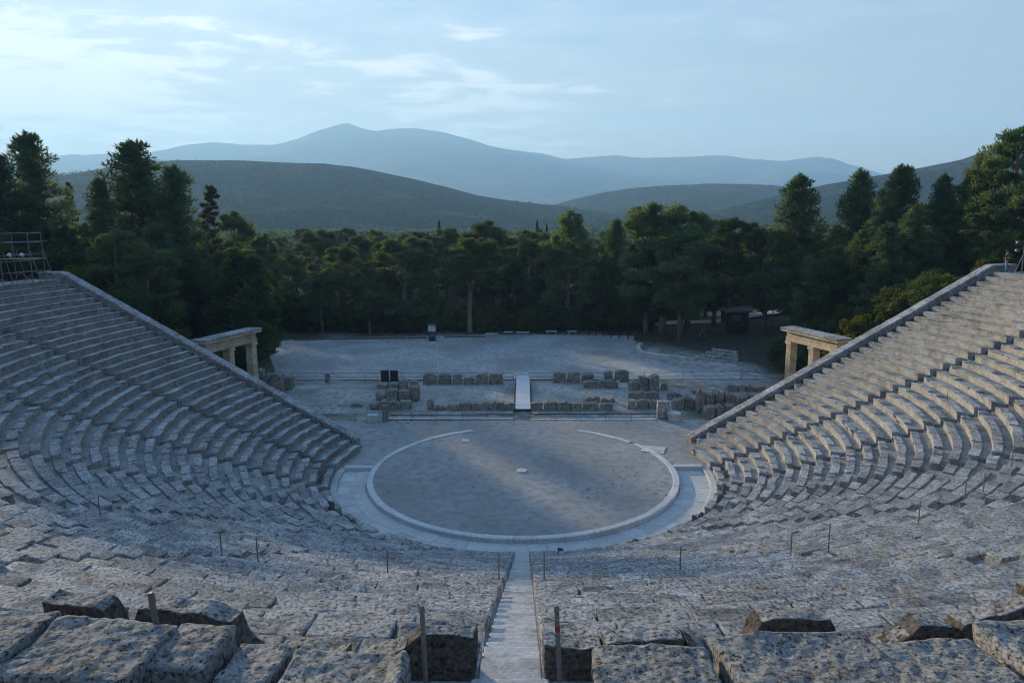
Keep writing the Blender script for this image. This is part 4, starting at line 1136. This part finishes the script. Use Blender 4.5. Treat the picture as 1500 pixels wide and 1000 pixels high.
person('person', 'person in dark reddish clothes standing under the trees near the kiosk', (p.x, p.y, ground_z(p.x,p.y)+.04), -.4, simple('maroon_cloth', (0.10,0.03,0.035), .85), simple('black_cloth', (0.02,0.02,0.024), .85), simple('brown_hair', (0.035,0.02,0.012), .6), 0, 1.72)

# ------------------------------------------------------------------ trees
nrng = np.random.default_rng(5)
def leaves(clumps, per, ln, wd, up=0.45, out=0.7, rnd=0.7, squash=1.0):
    """clumps (n,6): centre and radii; returns verts, quads of slender diamond leaves"""
    C = np.repeat(np.asarray(clumps), per, axis=0); n = len(C)
    d = nrng.normal(size=(n,3)); d /= np.linalg.norm(d, axis=1, keepdims=True)
    rr = nrng.random((n,1))**0.42
    P = C[:,:3] + d*rr*C[:,3:6]
    dirv = d*out + np.array([0,0,up]) + nrng.normal(size=(n,3))*rnd*0.5
    dirv /= np.linalg.norm(dirv, axis=1, keepdims=True)
    s = np.cross(dirv, nrng.normal(size=(n,3))); s /= np.linalg.norm(s, axis=1, keepdims=True)+1e-9
    l = ln*(0.6+0.8*nrng.random((n,1))); w_ = wd*(0.6+0.8*nrng.random((n,1)))
    V = np.stack([P-dirv*l*.5, P+s*w_*.5-dirv*l*.05, P+dirv*l*.5, P-s*w_*.5-dirv*l*.05], axis=1).reshape(-1,3)
    F_ = np.arange(4*n).reshape(n,4)
    return V, F_
def tree_proto(kind, seed):
    """returns (trunk mesh, crown mesh) of a tree 10 m tall with its foot at the origin"""
    r = random.Random(seed); H = 10.0; cl = []; tb = MB()
    lean = (r.uniform(-.5,.5), r.uniform(-.5,.5))
    def axis(u): return Vector((lean[0]*u*u+.15*math.sin(u*4+seed), lean[1]*u*u+.15*math.cos(u*3.3+seed), H*u))
    if kind in ('round', 'umbrella'):        # Aleppo pine with a domed crown of cushions
        tb.tube([axis(i/8*.92) - (Vector((0,0,.6)) if i == 0 else Vector()) for i in range(9)], [.26*(1-i/8*.8) for i in range(9)], 7)
        for i in range(42):
            if kind == 'round': u = r.uniform(.24, .97); prof = math.sin(math.pi*min(1,(u-.14)/.90))**.6*(2.5 if u < .8 else 2.3)
            else: u = r.uniform(.60, .97); prof = math.sin(math.pi*min(1,(u-.50)/.56))**.6*2.4
            a = i*2.4+r.uniform(-.4,.4); R = prof*r.uniform(.45, 1.0); c = axis(min(u-.06,.9))
            e = Vector((c.x+R*math.cos(a), c.y+R*math.sin(a), H*u + r.uniform(-.1,.25)))
            s = r.uniform(.62, 1.05)*(1.0 if u < .85 else .9)
            cl.append((e.x, e.y, e.z-.15, s, s, s*.62))
            for q in range(2): cl.append((e.x+r.uniform(-.7,.7), e.y+r.uniform(-.7,.7), e.z+r.uniform(-.25,.2), s*.55, s*.55, s*.4))
            if i % 2 == 0: tb.tube([axis(max(.2,u-.22)), (axis(u-.1)+e)/2, e], [.075,.05,.02], 5)
        per, ln, wd, mat = 210, .34, .085, M['pine']
    elif kind == 'cone':                     # taller pointed pine, feathery upturned branches
        tb.tube([axis(i/8*.97) - (Vector((0,0,.6)) if i == 0 else Vector()) for i in range(9)], [.23*(1-i/8*.9) for i in range(9)], 7)
        for i in range(56):
            u = .10+.88*(i/56)**.92; R = 2.35*(1-u)**.72*r.uniform(.65,1.15)*min(1, (u+.05)/.2)+.1; a = i*2.4+r.uniform(-.5,.5)
            c = axis(u); e = Vector((c.x+R*math.cos(a), c.y+R*math.sin(a), H*u+R*.28))
            tb.tube([c, (c+e)/2-Vector((0,0,.08)), e], [.05,.035,.012], 5)
            m_ = max(2, int(R*2.2))
            for q in range(m_):
                t = (q+.8)/m_; p = c.lerp(e, t); s = (.30+.34*t*(1-u*.55))*r.uniform(.8,1.2)
                cl.append((p.x+r.uniform(-.15,.15), p.y+r.uniform(-.15,.15), p.z+.1, s, s, s*.75))
        cl.append((axis(1).x, axis(1).y, H*.985, .13,.13,.40))
        per, ln, wd, mat = 95, .36, .07, M['pine2']
    elif kind == 'lobed':                    # tall pine with heavy upright lobes
        tb.tube([axis(i/8*.9) - (Vector((0,0,.6)) if i == 0 else Vector()) for i in range(9)], [.25*(1-i/8*.85) for i in range(9)], 7)
        for i in range(26):
            u = .22+.74*i/26; R = (1.9*math.sin(math.pi*min(1,(u+.12)/1.12))**.7)*r.uniform(.5,1.0); a = i*2.4+r.uniform(-.5,.5)
            c = axis(max(.1,u-.1)); e = Vector((c.x+R*math.cos(a), c.y+R*math.sin(a), H*u))
            tb.tube([c, e], [.07,.02], 5)
            s = r.uniform(.5,.8)
            for q in range(4):
                cl.append((e.x+r.uniform(-.3,.3), e.y+r.uniform(-.3,.3), e.z+q*.34-.3, s*(1-.14*q), s*(1-.14*q), s*.62))
        per, ln, wd, mat = 170, .32, .08, M['pine']
    elif kind == 'sparse':                   # half-dead slender conifer
        tb.tube([axis(i/8*.99) - (Vector((0,0,.6)) if i == 0 else Vector()) for i in range(9)], [.18*(1-i/8*.93) for i in range(9)], 7)
        for i in range(64):
            u = .12+.86*i/64; R = 1.35*(1-u)**.7*r.uniform(.6,1.15)+.08; a = i*2.4; c = axis(u)
            e = Vector((c.x+R*math.cos(a), c.y+R*math.sin(a), H*u+R*.12)); tb.tube([c, e], [.03,.008], 4)
            for t in (.5,.85):
                p = c.lerp(e, t); s = .19*r.uniform(.7,1.3); cl.append((p.x, p.y, p.z, s, s, s*.7))
        per, ln, wd, mat = 60, .26, .06, M['dead']
    elif kind == 'cypress':
        tb.tube([axis(0)-Vector((0,0,.6)), Vector((0,0,3))], [.14,.08], 6)
        for i in range(40):
            u = .06+.93*i/40; R = .62*math.sin(math.pi*min(1,u*.9+.1))**.7*.8; a = i*2.4
            cl.append((R*.5*math.cos(a), R*.5*math.sin(a), H*u, R*.75+.06, R*.75+.06, .5))
        per, ln, wd, mat = 110, .34, .09, M['cypress']
    elif kind == 'olive':
        tb.tube([(0,0,-.5),(.1,.05,1.6),(.3,-.2,3.6)], [.42,.34,.16], 7)
        for i in range(30):
            a = i*2.4; u = r.random(); R = 3.6*math.sqrt(r.random()); s = r.uniform(.9,1.5)
            e = (R*math.cos(a), R*math.sin(a), 3.2+5.2*(1-(R/4.4)**2)*u+.6); cl.append((*e, s, s, s*.75))
            if i % 4 == 0: tb.tube([(.1,.05,1.6), e], [.16,.04], 5)
        per, ln, wd, mat = 130, .50, .13, M['olive']
    else:                                    # shrub, 10 units tall as well: scaled down when placed
        for i in range(5): tb.tube([(0,0,-.3),(r.uniform(-2,2), r.uniform(-2,2), 5)], [.22,.06], 5)
        for i in range(34):
            a = i*2.4; R = 4.2*math.sqrt(r.random()); s = r.uniform(1.1,2.0)
            cl.append((R*math.cos(a), R*math.sin(a), 1.2+r.random()*7.6*(1-(R/5.6)**2), s, s, s*.8))
        per, ln, wd, mat = 110, .85, .30, (M['shrub'] if kind == 'shrub' else M['thicket'])
    V, F_ = leaves(cl, per, ln, wd)
    return tb.mesh('trunk', M['bark'], True), mesh_np('crown', V, F_, (mat,))
PROTO = {k: [tree_proto(k, s) for s in seeds] for k, seeds in
         (('round', (1,2,3,4)), ('umbrella', (81,82)), ('cone', (11,12,13)), ('lobed', (21,22,23)), ('sparse', (31,)), ('cypress', (41,)), ('olive', (51,52)), ('shrub', (61,62,63)), ('thicket', (71,72)))}
def plant(name, kind, x, y, z, h, wscale, lab, cat, group=None, var=None):
    P = PROTO[kind]; tm, cm = P[(var if var is not None else rng.randrange(len(P))) % len(P)]
    root = empty(name, (x, y, z), rng.uniform(0, 6.28)); s = h/10.0
    root.scale = (s*wscale, s*wscale, s)
    tag(root, lab, cat, group)
    put('trunk', tm, root); put('crown', cm, root)
    return root
def tree_px(kind, px, ytop, Y, lab, w=1.0, var=None, cat='tree', group=None, zb=None, name=None):
    t = at_y(px, ytop, Y); zg = ground_z(t.x, Y) if zb is None else zb
    nm = name or {'round':'pine_tree','umbrella':'pine_tree','cone':'pine_tree','lobed':'pine_tree','sparse':'conifer_tree','cypress':'cypress_tree','olive':'olive_tree','shrub':'shrub'}[kind]
    return plant(nm, kind, t.x, Y, zg-.1, max(1.0, t.z-zg), w, lab, cat, group, var)
def trees():
    T = tree_px
    # left wing
    T('cone', 35, 196, 34, 'tall pointed pine at the left edge behind the scaffold', 1.25, 0)
    T('cone', -8, 226, 30, 'dark pine cut off by the left edge', 1.3, 1)
    T('sparse', 98, 262, 60, 'thin dark conifer top between the two tall left pines', .7)
    T('cone', 190, 208, 36, 'tallest dark pine above the left retaining wall', 1.55, 1)
    T('cone', 243, 245, 33, 'pointed pine leaning against the tallest left pine', 1.15, 2)
    T('cone', 140, 262, 30, 'dark pine left of the tallest left pine', 1.1, 2)
    T('sparse', 293, 266, 44, 'sparse brownish conifer right of the tall left pines', 1.15)
    T('round', 337, 309, 62, 'round-crowned pine behind the sparse conifer', 1.0, 2)
    T('round', 332, 384, 36, 'broad round dark tree in front, left of the court', 1.45, 0)
    T('round', 262, 372, 30, 'dark bushy pine low behind the left retaining wall', 1.3, 3)
    T('round', 60, 330, 26, 'dark pine low behind the scaffold tower', 1.2, 2)
    T('round', 195, 350, 26, 'dark pine low behind the upper left retaining wall', 1.3, 1)
    T('lobed', 385, 345, 66, 'pine at the far left corner of the court', 1.2, 0)
    T('round', 250, 330, 46, 'dark pine in the gap behind the pointed left pine', 1.2, 0)
    T('lobed', 130, 330, 44, 'dark pine far behind the upper left wall', 1.3, 2)
    # behind the court, left to right
    F = [('round',432,372,60,1.1,1,'narrow pine at the left of the court edge row'),('lobed',468,400,57,1.1,0,'low pine, second in the court edge row'),
         ('round',497,358,60,1.15,2,'round pine, third in the court edge row'),('round',538,390,56,1.1,3,'low round pine left of the umbrella pine'),
         ('round',590,347,58,1.45,0,'broad umbrella pine left of the court centre'),('round',562,352,66,1.2,1,'round pine touching the umbrella pine from behind'),
         ('lobed',628,395,58,1.0,2,'short lobed pine beside the notice board'),('umbrella',688,346,54.6,1.15,1,'round pine with a bare leaning trunk at the court edge'),
         ('round',706,323,68,1.45,2,'flat-topped umbrella pine behind the bare-trunked pine'),('lobed',752,385,60,1.1,0,'low lobed pine right of the bare trunk'),
         ('round',785,352,62,1.0,3,'pine with brownish lower branches right of centre'),('lobed',835,313,60,1.35,1,'tall dense pine right of the court centre'),
         ('round',818,350,64,1.2,0,'pine pressed against the tall dense pine'),('cone',903,322,64,1.0,2,'pointed pine right of the tall dense pine'),
         ('lobed',880,380,58,1.2,2,'low dark pine in front of the pointed one'),('round',972,297,50,1.25,0,'big bright lobed pine at the raised court corner'),
         ('round',1012,308,56,1.15,3,'tall pine right behind the bright lobed one'),('round',1072,318,64,1.15,1,'broad pine behind the kiosk'),
         ('round',1038,345,66,1.0,2,'pine beside the kiosk path'),('round',1125,333,50,1.0,0,'pine right of the kiosk'),
         ('cone',1172,258,46,1.2,0,'tall pointed pine with a thin leader above the right gateway'),('cone',1262,250,40,1.1,1,'pointed pine right of the tall one, feathery top'),
         ('round',1000,335,47,1.15,1,'dense pine filling the raised court corner'),('lobed',950,350,52,1.3,2,'dark pine on the left flank of the corner group'),('round',1050,352,57,1.2,0,'dark pine between the corner group and the kiosk'),('cone',1225,330,50,1.1,2,'shorter pointed pine between the two tall right ones'),('cone',1322,243,38,1.25,1,'broad tall pine above the right retaining wall'),
         ('cone',1300,275,36,1.1,0,'pointed pine in front of the broad tall one'),('cone',1385,256,34,1.0,0,'pine right of the broad tall one'),
         ('lobed',1440,228,32,1.0,1,'spreading pine near the upper right wall'),('round',1502,184,28,1.1,2,'big dark pine at the right edge'),
         ('round',1360,330,30,1.2,3,'dark pine low behind the upper right wall'),('round',1275,370,32,1.2,2,'dark pine low behind the right wall'),
         ('round',1200,400,34,1.2,1,'dark low pine behind the right gateway'),('round',1450,300,27,1.3,0,'dark pine behind the person on the walkway')]
    for k, px, yt, Y, w_, v, lab in F: T(k, px, yt, Y, lab, w_, v)
    # slender cypresses standing over the wood
    for i, (px, yt, Y) in enumerate(((627,339,150),(643,322,160),(787,323,165),(801,329,150))):
        T('cypress', px, yt, Y, 'slender dark cypress spire over the wood, %s from the left' % ORD[i], .75, group='cypress spires')
    # the wood behind, standing as one
    n = 0
    while n < 170:
        Y = rng.uniform(78, 200); px = rng.uniform(250, 1290) if Y < 120 else rng.uniform(150, 1400)
        yt = rng.uniform(334, 374) - (Y-78)*.02
        if 915 < px < 1000 and Y > 80 and rng.random() < .8: continue
        t = at_y(px, yt, Y); zg = ground_z(t.x, Y); h = t.z-zg
        if h < 6: continue
        plant('pine_tree', rng.choice(('round','round','lobed')), t.x, Y, zg-.1, min(h, 19), rng.uniform(.95,1.35), 'pine crowded into the dense wood beyond the gravel court', 'tree', 'pines of the dense wood')
        n += 1
    for i in range(26):
        Y = rng.uniform(85, 200); px = rng.uniform(925, 1130) if i % 3 else rng.uniform(330, 660)
        t = at_y(px, 360, Y); zg = ground_z(t.x, Y)
        plant('olive_tree', 'olive', t.x, Y, zg-.1, rng.uniform(6, 9), 1.0, 'grey-green olive tree in the grove seen between the pines', 'tree', 'olive trees beyond the pines')
    # undergrowth along the court edge and on the banks
    for i in range(46):
        px = 395+i*12+rng.uniform(-5,5); Y = rng.uniform(56, 62); t = at_y(px, 480, Y)
        if 925 < px < 1000: Y -= 3
        if 1035 < px < 1125: continue
        plant('shrub', 'shrub', t.x, Y, ground_z(t.x,Y)-.1, rng.uniform(2.5, 5.5), rng.uniform(.8,1.2), 'yellow-green shrub in the undergrowth below the court edge pines', 'shrub', 'shrubs below the court edge pines')
    for i in range(44):
        sx = 1 if i % 2 else -1; s = rng.uniform(1.4, 9); ax_ = rng.uniform(19, 40)
        y = (WC + s - WN[0]*ax_)/WN[1]
        if ax_ < 27 and y < 20: continue
        plant('shrub', 'shrub', sx*ax_, y, ground_z(sx*ax_,y)-.1, rng.uniform(1.5, 3.2), rng.uniform(.9,1.3), 'green shrub on the bank outside the %s retaining wall' % ('right' if sx > 0 else 'left'), 'shrub', 'shrubs on the %s bank' % ('right' if sx > 0 else 'left'))
    # dark mass of pines and thicket on the banks outside the walls
    for sx in (-1, 1):
        side = 'left' if sx < 0 else 'right'; n = 0; tries = 0
        while n < (30 if sx < 0 else 24) and tries < 900:
            tries += 1
            ax_ = rng.uniform(26, 66); s_ = rng.uniform(2.5, 40); y = (WC + s_ - WN[0]*ax_)/WN[1]
            if y > 62 or (y > 18 and ax_ < 27+max(0, y-27)*(.42 if sx < 0 else .1)): continue
            if sx > 0 and 34 < y and ax_ < 42: continue
            if ax_ < 31 and y < 24: continue
            zg = ground_z(sx*ax_, y); d_ = y+46.6
            px_top = 300 + rng.uniform(0, 110) if sx < 0 else 290 + rng.uniform(0, 120)
            # keep them below the named trees: top well under the skyline
            zt_ = at_y(750, px_top, y).z; h = min(13, zt_-zg)
            if h < 4: continue
            plant('pine_tree', rng.choice(('round','lobed','cone')), sx*ax_, y, zg-.1, h, rng.uniform(1.2, 1.6), 'dark pine in the mass of trees on the %s bank' % side, 'tree', 'pines massed on the %s bank' % side); n += 1
        for i in range(70):
            ax_ = rng.uniform(24, 62); s_ = rng.uniform(1.6, 34); y = (WC + s_ - WN[0]*ax_)/WN[1]
            if y > 60 or (y > 18 and ax_ < 26.5+max(0, y-27)*(.42 if sx < 0 else .06)): continue
            if sx > 0 and 30 < y and ax_ < 38: continue
            if ax_ < 31 and y < 24: continue
            plant('thicket_bush', 'thicket', sx*ax_, y, ground_z(sx*ax_,y)-.15, rng.uniform(2.2, 4.6), rng.uniform(1.0,1.5), 'dark thicket bush under the trees on the %s bank' % side, 'bush', 'thicket on the %s bank' % side)
    for i in range(110):
        Y = rng.uniform(57.5, 78); px = rng.uniform(380, 1230); t = at_y(px, 480, Y)
        if 1000 < px < 1150 and Y < 74: continue
        plant('thicket_bush', 'thicket', t.x, Y, ground_z(t.x,Y)-.15, rng.uniform(2.8, 5.5), rng.uniform(1.0,1.5), 'dark thicket bush in the shade of the wood beyond the court', 'bush', 'thicket in the wood')
trees()

# ------------------------------------------------------------------ the valley and the hills
def hillmat(name, a, b_, sc):
    m, nt, N, L = new_mat(name); geo = N('ShaderNodeNewGeometry'); pos = geo.outputs['Position']
    n1 = nz(N, L, pos, sc, 6, .7); n2 = nz(N, L, pos, sc*.12, 4, .6)
    c = ramp(N, L, n1, [(.38, a), (.62, b_)])
    c = mixc(N, L, ramp(N, L, n2, [(.52,(0,0,0)),(.66,(.55,)*3)]), c, (.11,.10,.075))
    b = N('ShaderNodeBsdfDiffuse'); L(c, b.inputs[0])
    o = N('ShaderNodeOutputMaterial'); L(b.outputs[0], o.inputs[0]); return m
HILL = hillmat('hill_scrub', (.009,.017,.011), (.024,.036,.024), .06)
FAR = hillmat('mountain_rock', (.07,.075,.055), (.14,.13,.10), .006)
def hill(name, ridge, Yr, front, back, zbase, mat, rough, nseg=150, nd=26):
    """ridge: photo outline points; Yr its distance; real slopes in front and behind"""
    X = []
    xs = np.linspace(ridge[0][0], ridge[-1][0], nseg+1); ys = np.interp(xs, [p[0] for p in ridge], [p[1] for p in ridge])
    V = []; Fc = []; surf = []
    for i, (px, py) in enumerate(zip(xs, ys)):
        t = at_y(px, py, Yr)
        for j in range(nd+1):
            v = j/nd
            if v < .72: w_ = v/.72; y = Yr-front*(1-w_); zz = zbase+(t.z-zbase)*(w_**.85*(1-.18*math.sin(math.pi*w_)))
            else: w_ = (v-.72)/.28; y = Yr+back*w_; zz = t.z+(zbase-30-t.z)*w_**1.3
            x = t.x*(y-CAM.y)/(Yr-CAM.y) if False else t.x + (y-Yr)*0.0
            e = min(1, (1-abs(2*v/1.44-1)) if v < .72 else 0)
            q = Vector((x/front*3.2, y/front*3.2, Yr*.001))
            f = mnoise.fractal(q, 1.0, 2.1, 5)
            zz += f*rough*(t.z-zbase)*(1 if v < .68 else .15)*min(1, v*4)
            if .68 <= v <= .76: zz += mnoise.fractal(q*6, 1, 2, 3)*rough*.03*(t.z-zbase)
            V.append((x, y, zz))
            if v < .74: surf.append((x, y, zz))
    for i in range(nseg):
        for j in range(nd):
            a = i*(nd+1)+j; Fc.append((a, a+nd+1, a+nd+2, a+1))
    o = put(name, mesh_np(name, V, Fc, (mat,), True)); tag(o, kind='structure')
    return np.array(V).reshape(nseg+1, nd+1, 3)
g1 = hill('left_hill', [(-700,330),(-300,290),(-60,272),(90,256),(150,244),(210,234),(255,231),(330,231),(400,234),(470,235),(515,240),(555,248),(600,258),(650,271),(700,285),(760,294),(830,301),(900,312),(990,330)], 1300, 760, 450, -30, HILL, .14)
g2 = hill('middle_hill', [(740,312),(800,302),(850,289),(890,280),(930,274),(980,270),(1040,267),(1100,268),(1150,271),(1220,280),(1300,292),(1400,310)], 1900, 640, 550, -32, HILL, .12)
g3 = hill('right_hill', [(1040,312),(1110,294),(1180,276),(1240,264),(1300,254),(1340,246),(1380,238),(1420,229),(1460,215),(1490,206),(1540,192),(1650,170),(1800,150),(2100,140)], 1150, 640, 520, -30, HILL, .14)
hill('far_mountain', [(-900,260),(-400,240),(0,232),(90,229),(160,224),(230,222),(270,212),(310,208),(350,210),(400,209),(440,199),(475,186),(505,177),(525,183),(550,187),(575,184),(600,183),(640,189),(680,200),(720,213),(760,219),(800,225),(828,232),(860,229),(900,226),(945,231),(990,231),(1040,227),(1065,227),(1100,232),(1150,236),(1180,232),(1203,230),(1225,238),(1262,252),(1330,266),(1500,268),(1900,262),(2300,270)], 6000, 2600, 900, -30, FAR, .20, 300, 44)

def blob_field(name, pts, sizes, mat, lab, per=26):
    """many small crowns as loose leaf clusters in one mesh"""
    cl = np.column_stack([pts[:,0], pts[:,1], pts[:,2]+sizes*.55, sizes*.5, sizes*.5, sizes*.6])
    C = np.repeat(cl, per, axis=0); n = len(C)
    d = nrng.normal(size=(n,3)); d /= np.linalg.norm(d, axis=1, keepdims=True); d[:,2] = np.abs(d[:,2])*.9
    P = C[:,:3]+d*C[:,3:6]*(.75+.3*nrng.random((n,1)))
    t1 = np.cross(d, nrng.normal(size=(n,3))); t1 /= np.linalg.norm(t1, axis=1, keepdims=True)+1e-9; t2 = np.cross(d, t1)
    s = C[:,3:4]*.55
    V = np.stack([P+t1*s, P-t1*s*.5+t2*s*.87, P-t1*s*.5-t2*s*.87], axis=1).reshape(-1,3)
    o = put(name, mesh_np(name, V, np.arange(3*n).reshape(n,3), (mat,)))
    o['kind'] = 'stuff'; o['label'] = lab; o['category'] = 'trees'
    return o
def scatter_on(g, n, jmax):
    I = nrng.integers(0, g.shape[0]-1, n); J = (nrng.random(n)**.8*(jmax)).astype(int); u = nrng.random(n)[:,None]; v = nrng.random(n)[:,None]
    return (g[I,J]*(1-u)*(1-v)+g[I+1,J]*u*(1-v)+g[I,J+1]*(1-u)*v+g[I+1,J+1]*u*v)
P = scatter_on(g1, 24000, 18); blob_field('hillside_scrub', P, nrng.uniform(1.8, 4.2, len(P)), M['cypress'], 'dark scrub and trees covering the rounded left hill', 7)
P = scatter_on(g3, 16000, 18); blob_field('hillside_scrub', P, nrng.uniform(1.8, 4.2, len(P)), M['cypress'], 'scrub and trees covering the slope rising at right', 7)
P = scatter_on(g2, 12000, 18); blob_field('hillside_scrub', P, nrng.uniform(2.5, 5.5, len(P)), M['cypress'], 'dark scrub covering the low hill in the middle', 5)
n = 5200
Yv = 190+nrng.random(n)**1.5*620; xv = (nrng.random(n)-.5)*2*(Yv+46)*.78
zv = np.array([ground_z(x, y) for x, y in zip(xv, Yv)])
k = nrng.random(n) < .72
Pv = np.column_stack([xv, Yv, zv])
blob_field('valley_wood', Pv[k], nrng.uniform(5, 9.5, k.sum()), M['pine'], 'mass of pines filling the valley floor behind the nearer wood', 46)
blob_field('olive_grove', Pv[~k], nrng.uniform(4, 6.5, (~k).sum()), M['olive'], 'grey-green olive groves on the valley floor', 40)

# weeds in the orchestra ------------------------------------------------
def weeds():
    C = []
    for px, py, n_, s in ((878,722,16,.55),(868,714,8,.4),(923,688,10,.5),(850,727,5,.3),(915,703,8,.4),(880,760,6,.4),(862,743,4,.3),(975,705,14,.3),(970,722,12,.3),(980,690,8,.3),(640,690,4,.2),(700,715,3,.2),(580,720,5,.25),(830,713,6,.35),(900,707,8,.45),(585,616,40,1.6),(520,614,25,1.3),(1040,612,30,1.5),(800,560,30,2.0),(900,572,20,1.5),(860,600,20,1.5),(1000,570,45,3.0),(650,602,16,1.5)):
        q = at_z(px, py, 0)
        for _ in range(max(1, int(n_*(.35 if py > 630 else .8)))): C.append((q.x+rng.gauss(0,s), q.y+rng.gauss(0,s*1.1), .02, .09,.09,.05))
    V, F_ = leaves(C, 14, .10, .02, up=.5, out=.8)
    V[:,2] = np.maximum(V[:,2], 0.0)
    o = put('weeds', mesh_np('weeds', V, F_, (M['grass'],))); tag(o, 'thin green weeds sprouting from the earth floor', 'weeds', kind='stuff')
weeds()

# ------------------------------------------------------------------ the evening air
def haze():
    m, nt, N, L = new_mat('evening_haze')
    v = N('ShaderNodeVolumePrincipled'); v.inputs['Color'].default_value = HAZE_COL
    v.inputs['Density'].default_value = HAZE_D; v.inputs['Anisotropy'].default_value = 0.2
    o = N('ShaderNodeOutputMaterial'); L(v.outputs[0], o.inputs['Volume'])
    mb = MB(); mb.box(-7600, 7600, -7600, 7600, -160, 800)
    ob = mb.build('haze', m); tag(ob, kind='stuff'); ob['label'] = 'thin blue evening haze over the valley'; ob['category'] = 'haze'
HAZE_D, HAZE_COL = 1.9e-4, (0.38, 0.66, 0.94, 1.0)
haze()
